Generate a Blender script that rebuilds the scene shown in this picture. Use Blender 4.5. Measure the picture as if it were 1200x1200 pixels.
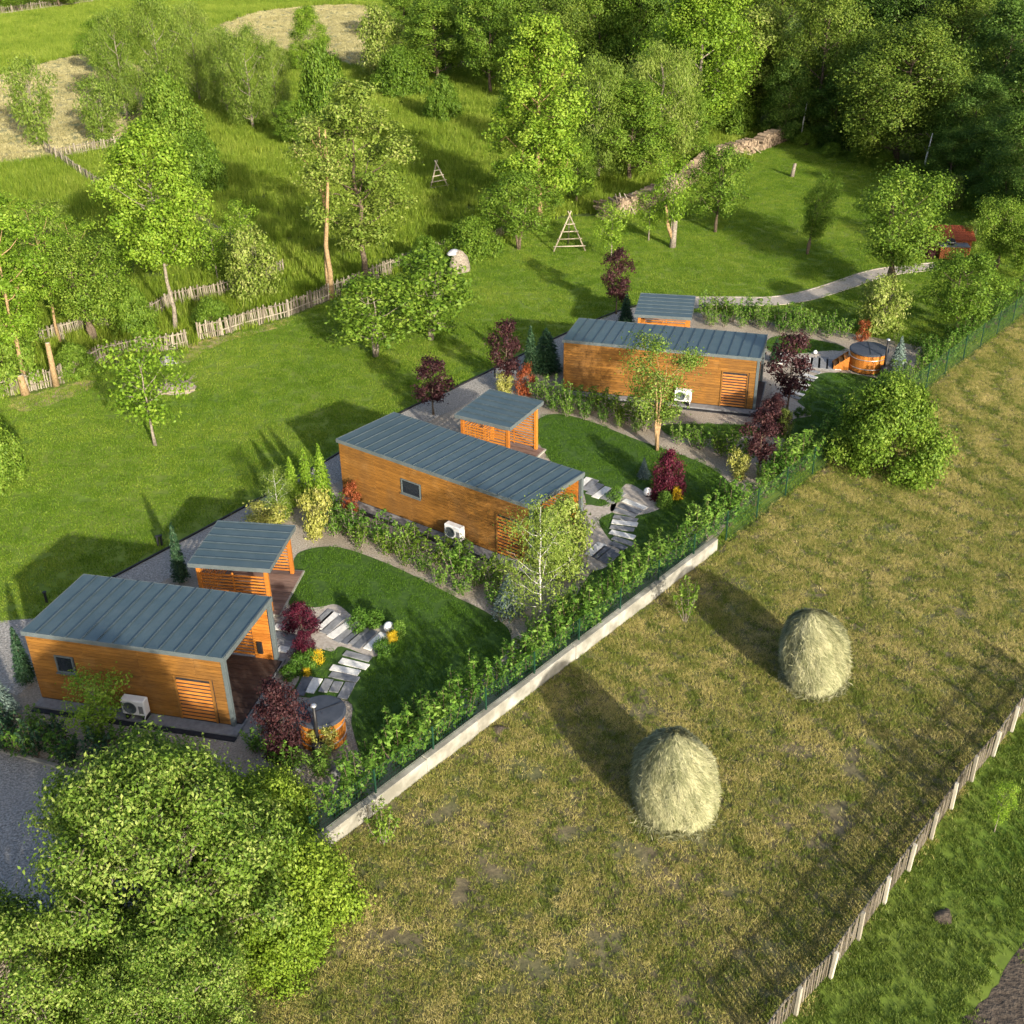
import bpy, bmesh, math, random
import numpy as np
from mathutils import Matrix, Vector
rad = math.radians
for o in list(bpy.data.objects): bpy.data.objects.remove(o)
scene = bpy.context.scene
COL = scene.collection
# ------------------------------------------------------------------ camera, sky, sun, exposure
cam_data = bpy.data.cameras.new('camera')
cam = bpy.data.objects.new('camera', cam_data); COL.objects.link(cam)
cam_data.sensor_width = 36.0; cam_data.lens = 36.0 * 1342.4 / 1200.0
cam_data.clip_start = 0.5; cam_data.clip_end = 3000
cam.matrix_world = (Matrix.Translation((0, 0, 25.335)) @ Matrix.Rotation(math.pi/2 - 0.52875, 4, 'X')
                    @ Matrix.Rotation(-0.01488, 4, 'Z'))
scene.camera = cam
SUN_ELEV = rad(18.5); SUN_DIR = Vector((0.438, -0.899, 0)).normalized()      # towards the sun, on the ground
world = bpy.data.worlds.new('World'); scene.world = world; world.use_nodes = True
wn = world.node_tree.nodes; wl = world.node_tree.links
sky = wn.new('ShaderNodeTexSky'); sky.sky_type = 'NISHITA'; sky.sun_disc = False
sky.sun_elevation = SUN_ELEV; sky.sun_rotation = math.atan2(SUN_DIR.x, SUN_DIR.y)
sky.air_density = 0.8; sky.dust_density = 3.0; sky.ozone_density = 1.0
wn['Background'].inputs['Strength'].default_value = 0.15
wl.new(sky.outputs[0], wn['Background'].inputs['Color'])
sun_data = bpy.data.lights.new('sun', 'SUN'); sun_data.energy = 4.8; sun_data.angle = rad(1.2)
sun_data.color = (1.0, 0.91, 0.76)
sun = bpy.data.objects.new('sun', sun_data); COL.objects.link(sun)
to_sun = Vector((SUN_DIR.x*math.cos(SUN_ELEV), SUN_DIR.y*math.cos(SUN_ELEV), math.sin(SUN_ELEV)))
sun.rotation_euler = to_sun.to_track_quat('Z', 'Y').to_euler(); sun.location = (20, -40, 60)
vs = scene.view_settings; vs.view_transform = 'Standard'; vs.look = 'None'; vs.gamma = 1.0
vs.exposure = 0.8; vs.use_curve_mapping = False
scene.render.engine = 'CYCLES'
scene.cycles.max_bounces = 6; scene.cycles.diffuse_bounces = 2; scene.cycles.glossy_bounces = 2
scene.cycles.transmission_bounces = 3; scene.cycles.transparent_max_bounces = 4

# ------------------------------------------------------------------ materials
def new_mat(name):
    m = bpy.data.materials.new(name); m.use_nodes = True
    nt = m.node_tree; b = nt.nodes['Principled BSDF']
    return m, nt, b
def ramp(nt, stops):
    r = nt.nodes.new('ShaderNodeValToRGB'); e = r.color_ramp.elements
    while len(e) < len(stops): e.new(0.5)
    for i, (p, c) in enumerate(stops):
        e[i].position = p; e[i].color = (*c, 1)
    return r
def pos_noise(nt, scale, detail=4, coord='world', stretch=None, rough=0.55):
    n = nt.nodes.new('ShaderNodeTexNoise'); n.inputs['Scale'].default_value = scale
    n.inputs['Detail'].default_value = detail; n.inputs['Roughness'].default_value = rough
    if coord == 'world':
        g = nt.nodes.new('ShaderNodeNewGeometry'); src = g.outputs['Position']
    else:
        g = nt.nodes.new('ShaderNodeTexCoord'); src = g.outputs['Object']
    if stretch:
        mp = nt.nodes.new('ShaderNodeMapping'); mp.inputs['Scale'].default_value = stretch
        if len(stretch) > 3: pass
        nt.links.new(src, mp.inputs['Vector']); src = mp.outputs[0]
    nt.links.new(src, n.inputs['Vector'])
    return n
def mixc(nt, fac, a, b, mode='MIX'):
    m = nt.nodes.new('ShaderNodeMix'); m.data_type = 'RGBA'; m.blend_type = mode
    for s, v in ((m.inputs[0], fac), (m.inputs[6], a), (m.inputs[7], b)):
        if isinstance(v, (int, float)): s.default_value = v
        elif isinstance(v, tuple): s.default_value = (*v, 1)
        else: nt.links.new(v, s)
    return m.outputs[2]
def mathn(nt, op, a, b=None):
    m = nt.nodes.new('ShaderNodeMath'); m.operation = op
    for s, v in ((m.inputs[0], a), (m.inputs[1], b)):
        if v is None: continue
        if isinstance(v, (int, float)): s.default_value = v
        else: nt.links.new(v, s)
    return m.outputs[0]
def bump(nt, b, height, strength, dist=0.02):
    n = nt.nodes.new('ShaderNodeBump'); n.inputs['Strength'].default_value = strength
    n.inputs['Distance'].default_value = dist
    nt.links.new(height, n.inputs['Height']); nt.links.new(n.outputs[0], b.inputs['Normal'])
def speckle(name, stops, scale, rough=0.9, coord='world', bs=0.4, bd=0.03, detail=5, big=None, spec=0.3, metallic=0.0):
    m, nt, b = new_mat(name)
    n = pos_noise(nt, scale, detail, coord)
    r = ramp(nt, stops); nt.links.new(n.outputs[0], r.inputs[0]); c = r.outputs[0]
    if big:
        n2 = pos_noise(nt, big[0], 3, coord); r2 = ramp(nt, [(0.35, (0, 0, 0)), (0.65, (1, 1, 1))])
        nt.links.new(n2.outputs[0], r2.inputs[0])
        c = mixc(nt, mathn(nt, 'MULTIPLY', r2.outputs[0], big[2]), c, big[1])
    nt.links.new(c, b.inputs['Base Color']); b.inputs['Roughness'].default_value = rough
    b.inputs['Specular IOR Level'].default_value = spec; b.inputs['Metallic'].default_value = metallic
    if bs: bump(nt, b, n.outputs[0], bs, bd)
    return m
def wood(name, dark, light, rough=0.6, axis=(1.2, 9, 9), vary=0.5, weather=0.0):
    m, nt, b = new_mat(name)
    oi = nt.nodes.new('ShaderNodeObjectInfo')
    tc = nt.nodes.new('ShaderNodeTexCoord'); mp = nt.nodes.new('ShaderNodeMapping')
    mp.inputs['Scale'].default_value = axis
    sh = nt.nodes.new('ShaderNodeCombineXYZ')
    nt.links.new(mathn(nt, 'MULTIPLY', oi.outputs['Random'], 37.0), sh.inputs[0])
    nt.links.new(mathn(nt, 'MULTIPLY', oi.outputs['Random'], 11.0), sh.inputs[2])
    nt.links.new(sh.outputs[0], mp.inputs['Location'])
    nt.links.new(tc.outputs['Object'], mp.inputs['Vector'])
    n = nt.nodes.new('ShaderNodeTexNoise'); n.inputs['Scale'].default_value = 2.0; n.inputs['Detail'].default_value = 6
    nt.links.new(mp.outputs[0], n.inputs['Vector'])
    f = mathn(nt, 'ADD', mathn(nt, 'MULTIPLY', n.outputs[0], 0.9), mathn(nt, 'MULTIPLY', mathn(nt, 'SUBTRACT', oi.outputs['Random'], 0.5), vary))
    r = ramp(nt, [(0.22, dark), (0.72, light)]); nt.links.new(f, r.inputs[0])
    col_ = r.outputs[0]
    if weather:
        n2 = pos_noise(nt, 0.8, 5, stretch=(1.0, 1.0, 0.45)); r2 = ramp(nt, [(0.42, (0, 0, 0)), (0.70, (1, 1, 1))]); nt.links.new(n2.outputs[0], r2.inputs[0])
        col_ = mixc(nt, mathn(nt, 'MULTIPLY', r2.outputs[0], weather), col_, (0.11, 0.06, 0.025))
        n3 = pos_noise(nt, 1.7, 4); r3 = ramp(nt, [(0.55, (0, 0, 0)), (0.75, (1, 1, 1))]); nt.links.new(n3.outputs[0], r3.inputs[0])
        col_ = mixc(nt, mathn(nt, 'MULTIPLY', r3.outputs[0], weather*.6), col_, (0.38, 0.22, 0.08))
    nt.links.new(col_, b.inputs['Base Color']); b.inputs['Roughness'].default_value = rough
    b.inputs['Specular IOR Level'].default_value = 0.35
    bump(nt, b, n.outputs[0], 0.25, 0.01)
    return m
def foliage(name, dark, mid, light, translucent=0.38, vary=0.25, rough=0.55, spec=0.25, worldvar=None):
    """leaf / blade material: colour from the per-leaf 'tint' attribute, jittered per object"""
    m, nt, b = new_mat(name)
    at = nt.nodes.new('ShaderNodeAttribute'); at.attribute_name = 'tint'
    oi = nt.nodes.new('ShaderNodeObjectInfo')
    f = mathn(nt, 'ADD', at.outputs['Fac'], mathn(nt, 'MULTIPLY', mathn(nt, 'SUBTRACT', oi.outputs['Random'], 0.5), vary))
    if worldvar:
        n = pos_noise(nt, worldvar[0], 4)
        f = mathn(nt, 'ADD', f, mathn(nt, 'MULTIPLY', mathn(nt, 'SUBTRACT', n.outputs[0], 0.5), worldvar[1]))
        n2 = pos_noise(nt, worldvar[0]*5.3, 3)
        f = mathn(nt, 'ADD', f, mathn(nt, 'MULTIPLY', mathn(nt, 'SUBTRACT', n2.outputs[0], 0.5), worldvar[1]*.5))
        if len(worldvar) > 2:                                   # mowing rows along the field
            g = nt.nodes.new('ShaderNodeNewGeometry'); dp = nt.nodes.new('ShaderNodeVectorMath'); dp.operation = 'DOT_PRODUCT'
            nt.links.new(g.outputs['Position'], dp.inputs[0]); dp.inputs[1].default_value = (-0.7523*worldvar[2], 0.6588*worldvar[2], 0)
            w = mathn(nt, 'SINE', mathn(nt, 'ADD', dp.outputs['Value'], mathn(nt, 'MULTIPLY', n.outputs[0], 4.0)))
            f = mathn(nt, 'ADD', f, mathn(nt, 'MULTIPLY', w, worldvar[3]))
    r = ramp(nt, [(0.05, dark), (0.5, mid), (0.95, light)]); nt.links.new(f, r.inputs[0])
    nt.links.new(r.outputs[0], b.inputs['Base Color'])
    b.inputs['Roughness'].default_value = rough; b.inputs['Specular IOR Level'].default_value = spec
    t = nt.nodes.new('ShaderNodeBsdfTranslucent'); nt.links.new(r.outputs[0], t.inputs['Color'])
    mx = nt.nodes.new('ShaderNodeMixShader'); mx.inputs[0].default_value = translucent
    nt.links.new(b.outputs[0], mx.inputs[1]); nt.links.new(t.outputs[0], mx.inputs[2])
    nt.links.new(mx.outputs[0], nt.nodes['Material Output'].inputs['Surface'])
    return m
M = {}
M['soil_ground'] = speckle('meadow_ground', [(0.3, (0.05, 0.075, 0.015)), (0.7, (0.12, 0.16, 0.03))], 1.5, big=(0.05, (0.10, 0.15, 0.02), 0.5))
M['lawn'] = speckle('lawn_turf', [(0.3, (0.07, 0.12, 0.012)), (0.7, (0.14, 0.23, 0.022))], 3.0, big=(0.15, (0.18, 0.22, 0.035), 0.6))
M['turf'] = speckle('fine_turf', [(0.3, (0.03, 0.07, 0.01)), (0.7, (0.06, 0.12, 0.016))], 4.0)
M['gravel'] = speckle('grey_gravel', [(0.25, (0.105, 0.10, 0.092)), (0.5, (0.30, 0.285, 0.26)), (0.75, (0.54, 0.515, 0.475))], 14.0, bs=0.9, bd=0.05, detail=2, big=(0.3, (0.27, 0.255, 0.23), 0.5))
M['pale_gravel'] = speckle('tan_pebbles', [(0.25, (0.20, 0.165, 0.125)), (0.5, (0.38, 0.33, 0.265)), (0.75, (0.55, 0.50, 0.43))], 16.0, bs=0.8, bd=0.04, detail=2, big=(0.4, (0.16, 0.13, 0.095), 0.5))
M['paver'] = speckle('paver_tan', [(0.3, (0.30, 0.265, 0.22)), (0.7, (0.48, 0.43, 0.37))], 7.0, bs=0.3)
M['soil'] = speckle('bare_soil', [(0.3, (0.05, 0.038, 0.028)), (0.7, (0.11, 0.088, 0.066))], 6.0, bs=1.0, bd=0.1)
M['dry'] = speckle('dry_mown_grass', [(0.3, (0.22, 0.19, 0.09)), (0.7, (0.40, 0.36, 0.19))], 1.2, big=(0.12, (0.16, 0.20, 0.06), 0.6))
M['concrete'] = speckle('pale_concrete', [(0.3, (0.27, 0.26, 0.225)), (0.7, (0.45, 0.44, 0.385))], 2.5, rough=0.85, bs=0.35, big=(1.3, (0.15, 0.145, 0.115), 0.8))
M['plinth'] = speckle('grey_paving', [(0.3, (0.16, 0.16, 0.165)), (0.7, (0.26, 0.26, 0.26))], 5.0, bs=0.15)
M['dark'] = speckle('dark_membrane', [(0.3, (0.012, 0.014, 0.018)), (0.7, (0.03, 0.033, 0.04))], 6.0, rough=0.6, bs=0.1)
M['roof'] = speckle('zinc_roof', [(0.3, (0.065, 0.105, 0.115)), (0.7, (0.10, 0.145, 0.155))], 1.6, rough=0.42, coord='object', bs=0.04, spec=0.5, metallic=0.35)
def panel_var(m, amt=.35):
    nt = m.node_tree; b = nt.nodes['Principled BSDF']; lk = b.inputs['Base Color'].links[0]; src = lk.from_socket
    oi = nt.nodes.new('ShaderNodeObjectInfo'); n = pos_noise(nt, 0.7, 5, stretch=(1.5, 1.5, 1.5)); r = ramp(nt, [(0.4, (0, 0, 0)), (0.75, (1, 1, 1))]); nt.links.new(n.outputs[0], r.inputs[0])
    c = mixc(nt, mathn(nt, 'MULTIPLY', oi.outputs['Random'], amt), src, (0.055, 0.085, 0.095)); c = mixc(nt, mathn(nt, 'MULTIPLY', r.outputs[0], .35), c, (0.135, 0.17, 0.165))
    nt.links.new(c, b.inputs['Base Color'])
panel_var(M['roof'])
M['seam'] = speckle('zinc_seam', [(0.3, (0.05, 0.075, 0.09)), (0.7, (0.08, 0.11, 0.13))], 3.0, rough=0.45, coord='object', bs=0.0, spec=0.5, metallic=0.35)
M['trim'] = speckle('grey_trim', [(0.3, (0.10, 0.125, 0.13)), (0.7, (0.14, 0.165, 0.17))], 3.0, rough=0.5, coord='object', bs=0.03, metallic=0.2)
M['board'] = wood('larch_cladding', (0.15, 0.066, 0.012), (0.33, 0.150, 0.026), vary=0.22, weather=0.5)
M['orange'] = wood('orange_stained_wood', (0.30, 0.10, 0.014), (0.52, 0.20, 0.03), axis=(1.5, 6, 6), vary=0.3)
M['deck'] = wood('brown_decking', (0.10, 0.065, 0.055), (0.22, 0.15, 0.125), axis=(1.5, 8, 8), vary=0.4)
M['darkdeck'] = wood('dark_decking', (0.035, 0.022, 0.018), (0.08, 0.055, 0.045), axis=(1.5, 8, 8), vary=0.4)
M['grey_wood'] = wood('weathered_picket', (0.13, 0.11, 0.08), (0.31, 0.275, 0.21), rough=0.9, axis=(8, 8, 1.5), vary=0.7)
M['pale_wood'] = wood('pale_post', (0.26, 0.24, 0.19), (0.44, 0.41, 0.33), rough=0.9, axis=(8, 8, 1.5), vary=0.6)
M['mid_wood'] = wood('grey_brown_picket', (0.10, 0.085, 0.062), (0.22, 0.195, 0.15), rough=0.9, axis=(8, 8, 1.5), vary=0.7)  # darker grey-brown than the pale posts
M['dirt'] = speckle('trodden_verge', [(0.3, (0.20, 0.16, 0.085)), (0.7, (0.38, 0.31, 0.18))], 3.0, bs=0.5)
M['pole'] = wood('peeled_pole', (0.25, 0.21, 0.14), (0.45, 0.40, 0.30), rough=0.9, axis=(5, 5, 2))
M['bark'] = speckle('bark_brown', [(0.3, (0.06, 0.045, 0.03)), (0.7, (0.17, 0.13, 0.09))], 9.0, coord='object', bs=0.8)
M['bark_tan'] = speckle('bark_tan', [(0.3, (0.20, 0.13, 0.06)), (0.7, (0.40, 0.28, 0.15))], 9.0, coord='object', bs=0.6)
M['bark_grey'] = speckle('bark_grey', [(0.3, (0.12, 0.10, 0.08)), (0.7, (0.32, 0.28, 0.22))], 9.0, coord='object', bs=0.6)
M['birch'] = speckle('birch_bark', [(0.36, (0.10, 0.09, 0.08)), (0.44, (0.62, 0.60, 0.55)), (0.8, (0.75, 0.73, 0.68))], 5.0, coord='object', bs=0.2)
M['glass'] = speckle('dark_glass', [(0.3, (0.012, 0.016, 0.022)), (0.7, (0.02, 0.026, 0.034))], 1.0, rough=0.06, bs=0, spec=0.6)
M['black'] = speckle('black_metal', [(0.3, (0.012, 0.012, 0.014)), (0.7, (0.025, 0.025, 0.028))], 5.0, rough=0.45, bs=0)
M['steel'] = speckle('bright_steel', [(0.3, (0.55, 0.55, 0.55)), (0.7, (0.72, 0.72, 0.72))], 5.0, rough=0.3, bs=0, metallic=0.8)
M['lid'] = speckle('slate_vinyl_lid', [(0.3, (0.035, 0.042, 0.055)), (0.7, (0.055, 0.063, 0.08))], 4.0, rough=0.55, coord='object', bs=0.1)
M['white'] = speckle('white_enamel', [(0.3, (0.70, 0.70, 0.68)), (0.7, (0.80, 0.80, 0.78))], 3.0, rough=0.4, bs=0)
M['stone_w'] = speckle('white_slab', [(0.3, (0.58, 0.57, 0.53)), (0.7, (0.78, 0.77, 0.72))], 7.0, coord='object', bs=0.2)
M['stone_g'] = speckle('grey_slab', [(0.3, (0.16, 0.165, 0.17)), (0.7, (0.27, 0.275, 0.28))], 6.0, coord='object', bs=0.2)
M['stone_d'] = speckle('slate_slab', [(0.3, (0.08, 0.09, 0.105)), (0.7, (0.15, 0.16, 0.18))], 6.0, coord='object', bs=0.2)
M['stone_b'] = speckle('brownish_slab', [(0.3, (0.22, 0.19, 0.17)), (0.7, (0.34, 0.30, 0.27))], 6.0, coord='object', bs=0.2)
M['rock'] = speckle('garden_rock', [(0.3, (0.12, 0.12, 0.115)), (0.7, (0.28, 0.28, 0.265))], 5.0, coord='object', bs=0.6)
M['brick'] = speckle('orange_brick', [(0.3, (0.30, 0.10, 0.04)), (0.7, (0.46, 0.18, 0.075))], 6.0, coord='object', bs=0.4)
M['tile'] = speckle('red_roof_tile', [(0.3, (0.24, 0.05, 0.022)), (0.7, (0.40, 0.095, 0.035))], 5.0, coord='object', bs=0.3)
M['green_metal'] = speckle('green_coated_wire', [(0.3, (0.008, 0.035, 0.02)), (0.7, (0.013, 0.052, 0.03))], 4.0, rough=0.45, bs=0)
M['hay'] = speckle('hay_core', [(0.3, (0.22, 0.18, 0.08)), (0.7, (0.40, 0.35, 0.18))], 8.0, bs=0.8, bd=0.06)
M['log'] = wood('split_log', (0.13, 0.095, 0.065), (0.38, 0.29, 0.20), rough=0.9, axis=(4, 4, 4), vary=0.5)
M['tarp'] = speckle('grey_tarp', [(0.3, (0.22, 0.23, 0.25)), (0.7, (0.42, 0.43, 0.46))], 3.0, rough=0.5, bs=0.3)
M['flower_y'] = speckle('yellow_petals', [(0.3, (0.60, 0.42, 0.02)), (0.7, (0.80, 0.62, 0.05))], 9.0, bs=0)

M['hayfield'] = None
def hayfield_mat():
    m, nt, b = new_mat('mown_hayfield')
    n1 = pos_noise(nt, 2.6, 6, rough=0.7); r1 = ramp(nt, [(0.28, (0.07, 0.055, 0.030)), (0.5, (0.14, 0.115, 0.06)), (0.72, (0.23, 0.19, 0.10))])
    nt.links.new(n1.outputs[0], r1.inputs[0])
    n2 = pos_noise(nt, 0.35, 5); r2 = ramp(nt, [(0.42, (0, 0, 0)), (0.62, (1, 1, 1))]); nt.links.new(n2.outputs[0], r2.inputs[0])
    c = mixc(nt, mathn(nt, 'MULTIPLY', r2.outputs[0], 0.55), r1.outputs[0], (0.10, 0.13, 0.03))
    n3 = pos_noise(nt, 0.9, 4); r3 = ramp(nt, [(0.66, (0, 0, 0)), (0.74, (1, 1, 1))]); nt.links.new(n3.outputs[0], r3.inputs[0])
    c = mixc(nt, mathn(nt, 'MULTIPLY', r3.outputs[0], 0.8), c, (0.10, 0.085, 0.075))
    nt.links.new(c, b.inputs['Base Color']); b.inputs['Roughness'].default_value = 0.95
    bump(nt, b, n1.outputs[0], 0.7, 0.08)
    return m
M['hayfield'] = hayfield_mat()
L = {}
L['spring'] = foliage('leaf_spring_green', (0.085, 0.17, 0.010), (0.18, 0.31, 0.022), (0.33, 0.45, 0.055))
L['fresh'] = foliage('leaf_fresh_green', (0.065, 0.135, 0.012), (0.14, 0.245, 0.022), (0.26, 0.36, 0.05))
L['pale'] = foliage('leaf_pale_green', (0.11, 0.18, 0.02), (0.22, 0.30, 0.045), (0.42, 0.45, 0.15))
L['willow'] = foliage('leaf_willow', (0.09, 0.16, 0.015), (0.18, 0.27, 0.035), (0.30, 0.37, 0.08))
L['wood_dark'] = foliage('leaf_wood_dark', (0.038, 0.085, 0.012), (0.09, 0.175, 0.024), (0.18, 0.28, 0.05))
L['olive'] = foliage('leaf_olive', (0.06, 0.115, 0.014), (0.135, 0.21, 0.024), (0.25, 0.32, 0.05))
L['hedge'] = foliage('leaf_hedge', (0.05, 0.125, 0.014), (0.11, 0.235, 0.026), (0.23, 0.37, 0.06), vary=0.6)
L['purple'] = foliage('leaf_purple', (0.025, 0.009, 0.012), (0.06, 0.022, 0.026), (0.13, 0.055, 0.05))
L['maroon'] = foliage('leaf_maroon', (0.045, 0.006, 0.016), (0.11, 0.014, 0.034), (0.20, 0.035, 0.06))
L['blue'] = foliage('needle_blue', (0.06, 0.10, 0.085), (0.14, 0.20, 0.17), (0.28, 0.35, 0.30), translucent=0.15)
L['conifer'] = foliage('needle_dark', (0.015, 0.04, 0.018), (0.03, 0.075, 0.03), (0.07, 0.13, 0.05), translucent=0.15)
L['yellow'] = foliage('leaf_yellow_green', (0.24, 0.26, 0.04), (0.42, 0.43, 0.10), (0.60, 0.58, 0.24))
L['rust'] = foliage('leaf_rust', (0.14, 0.03, 0.012), (0.30, 0.075, 0.025), (0.42, 0.15, 0.06))
L['petal'] = foliage('petal_yellow', (0.50, 0.33, 0.01), (0.68, 0.48, 0.02), (0.82, 0.64, 0.06))
L['apple'] = foliage('leaf_apple', (0.045, 0.10, 0.012), (0.15, 0.255, 0.028), (0.36, 0.43, 0.11), vary=0.1)
L['bramble'] = foliage('leaf_bramble', (0.10, 0.18, 0.012), (0.20, 0.31, 0.025), (0.34, 0.44, 0.06))
L['lawn'] = foliage('blade_lawn', (0.075, 0.150, 0.010), (0.15, 0.265, 0.018), (0.29, 0.36, 0.05), translucent=0.38, vary=0.2, worldvar=(0.22, 1.1))
L['turf'] = foliage('blade_turf', (0.04, 0.10, 0.008), (0.075, 0.17, 0.014), (0.13, 0.235, 0.025), translucent=0.3, vary=0.15, worldvar=(0.5, 0.6))
L['meadow'] = foliage('blade_meadow', (0.10, 0.17, 0.012), (0.19, 0.28, 0.022), (0.32, 0.38, 0.06), translucent=0.35, vary=0.2, worldvar=(0.10, 1.0))
L['stubble'] = foliage('blade_stubble', (0.13, 0.185, 0.022), (0.37, 0.34, 0.092), (0.57, 0.48, 0.20), translucent=0.25, vary=0.2, worldvar=(0.38, 1.45, 3.6, .04))
L['stubble_green'] = foliage('blade_stubble_green', (0.08, 0.11, 0.015), (0.15, 0.20, 0.03), (0.27, 0.31, 0.06), translucent=0.3, vary=0.2, worldvar=(0.5, 0.8))
L['pasture'] = foliage('blade_pasture', (0.065, 0.105, 0.012), (0.125, 0.19, 0.024), (0.22, 0.27, 0.06), translucent=0.3, vary=0.2, worldvar=(0.5, 1.2))
L['dry'] = foliage('blade_dry', (0.24, 0.22, 0.08), (0.40, 0.36, 0.17), (0.55, 0.50, 0.27), translucent=0.2, vary=0.2, worldvar=(0.15, 1.0))
L['straw'] = foliage('straw', (0.15, 0.165, 0.07), (0.31, 0.315, 0.165), (0.50, 0.485, 0.29), translucent=0.15, vary=0.0)

# ------------------------------------------------------------------ builders
def link(o, parent=None):
    COL.objects.link(o)
    if parent is not None: o.parent = parent
    return o
def tag(o, label=None, cat=None, group=None, kind=None):
    if label: o['label'] = label
    if cat: o['category'] = cat
    if group: o['group'] = group
    if kind: o['kind'] = kind
    return o
def root(name, label, cat, loc=(0, 0, 0), rz=0.0, group=None):
    o = bpy.data.objects.new(name, None); o.empty_display_size = 0.2
    o.location = loc; o.rotation_euler = (0, 0, rz); link(o)
    return tag(o, label, cat, group)
def mesh_obj(name, me, mat=None, parent=None, loc=None, rot=None):
    o = bpy.data.objects.new(name, me); link(o, parent)
    if mat is not None and len(me.materials) == 0: me.materials.append(mat)
    if loc is not None: o.location = loc
    if rot is not None: o.rotation_euler = rot
    return o
def raw_mesh(name, verts, faces, mat=None, smooth=False):
    me = bpy.data.meshes.new(name); me.from_pydata([tuple(v) for v in verts], [], faces)
    if smooth: me.polygons.foreach_set('use_smooth', [True]*len(me.polygons))
    if mat is not None: me.materials.append(mat)
    me.update(); return me
def box_mesh(name, sx, sy, sz, mat, bevel=0.0, origin=(0, 0, 0)):
    """box sx*sy*sz, its corner-origin at `origin` as a fraction (0,0,0 = min corner)"""
    bm = bmesh.new(); bmesh.ops.create_cube(bm, size=1.0)
    for v in bm.verts:
        v.co = Vector(((v.co.x+0.5-origin[0])*sx, (v.co.y+0.5-origin[1])*sy, (v.co.z+0.5-origin[2])*sz))
    if bevel > 0: bmesh.ops.bevel(bm, geom=bm.edges[:], offset=bevel, segments=1, affect='EDGES')
    me = bpy.data.meshes.new(name); bm.to_mesh(me); bm.free(); me.materials.append(mat); return me
def box(name, x0, x1, y0, y1, z0, z1, mat, parent=None, bevel=0.0):
    """box between two corners; its own origin is its min corner"""
    me = box_mesh(name, x1-x0, y1-y0, z1-z0, mat, bevel)
    return mesh_obj(name, me, None, parent, (x0, y0, z0))
def tube_geo(pts, radii, sides=6, cap=True):
    V = []; F = []
    pts = [Vector(p) for p in pts]; n = len(pts)
    for i, p in enumerate(pts):
        d = (pts[min(i+1, n-1)] - pts[max(i-1, 0)]).normalized()
        a = d.cross(Vector((0.31, 0.87, 0.11)) if abs(d.z) > 0.9 else Vector((0, 0, 1))).normalized(); b = d.cross(a)
        for k in range(sides):
            t = 2*math.pi*k/sides
            V.append(p + (a*math.cos(t) + b*math.sin(t))*radii[i])
    for i in range(n-1):
        for k in range(sides):
            k2 = (k+1) % sides
            F.append((i*sides+k, i*sides+k2, (i+1)*sides+k2, (i+1)*sides+k))
    if cap:
        F.append(tuple(range(sides))[::-1]); F.append(tuple((n-1)*sides+k for k in range(sides)))
    return V, F
def join_geo(parts):
    V = []; F = []
    for v, f in parts:
        o = len(V); V += list(v); F += [tuple(i+o for i in q) for q in f]
    return V, F
def tube(name, pts, radii, mat, parent=None, sides=8, smooth=True):
    if not hasattr(radii, '__len__'): radii = [radii]*len(pts)
    base = Vector(pts[0]); V, F = tube_geo([Vector(p)-base for p in pts], radii, sides)
    return mesh_obj(name, raw_mesh(name, V, F, mat, smooth), None, parent, base)
def lathe(name, prof, mat, parent=None, loc=(0, 0, 0), sides=24, smooth=True):
    V = []; F = []
    for r, z in prof:
        for k in range(sides):
            t = 2*math.pi*k/sides; V.append((r*math.cos(t), r*math.sin(t), z))
    for i in range(len(prof)-1):
        for k in range(sides):
            k2 = (k+1) % sides; F.append((i*sides+k, i*sides+k2, (i+1)*sides+k2, (i+1)*sides+k))
    F.append(tuple(range(sides))[::-1]); F.append(tuple((len(prof)-1)*sides+k for k in range(sides)))
    return mesh_obj(name, raw_mesh(name, V, F, mat, smooth), None, parent, loc)
def catmull(pts, per=6, closed=False):
    P = [np.array(p, float) for p in pts]; n = len(P); out = []
    rng_ = range(n if closed else n-1)
    for i in rng_:
        p0 = P[(i-1) % n] if closed or i > 0 else 2*P[0]-P[1]
        p1 = P[i]; p2 = P[(i+1) % n]
        p3 = P[(i+2) % n] if closed or i+2 < n else 2*P[-1]-P[-2]
        for k in range(per):
            t = k/per
            out.append(0.5*((2*p1)+(-p0+p2)*t+(2*p0-5*p1+4*p2-p3)*t*t+(-p0+3*p1-3*p2+p3)*t**3))
    if not closed: out.append(P[-1])
    return [tuple(q) for q in out]
def sheet(name, pts, z, mat, parent=None, smooth=False, jitter=0.0, kind='structure', thick=0.0):
    if smooth: pts = catmull(pts, 6, True)
    rg = random.Random(len(name)*7+int(abs(pts[0][0])*10))
    bm = bmesh.new()
    vs_ = [bm.verts.new((p[0]+rg.uniform(-1, 1)*jitter, p[1]+rg.uniform(-1, 1)*jitter, z)) for p in pts]
    f = bm.faces.new(vs_); f.normal_update()
    if f.normal.z < 0: f.normal_flip()
    if thick > 0:
        r = bmesh.ops.extrude_face_region(bm, geom=[f])
        up = [g for g in r['geom'] if isinstance(g, bmesh.types.BMVert)]
        for v in up: v.co.z += thick
        bm.normal_update()
    bmesh.ops.triangulate(bm, faces=bm.faces[:])
    me = bpy.data.meshes.new(name); bm.to_mesh(me); bm.free()
    o = mesh_obj(name, me, mat, parent)
    if kind and parent is None: o['kind'] = kind
    return o
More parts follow.
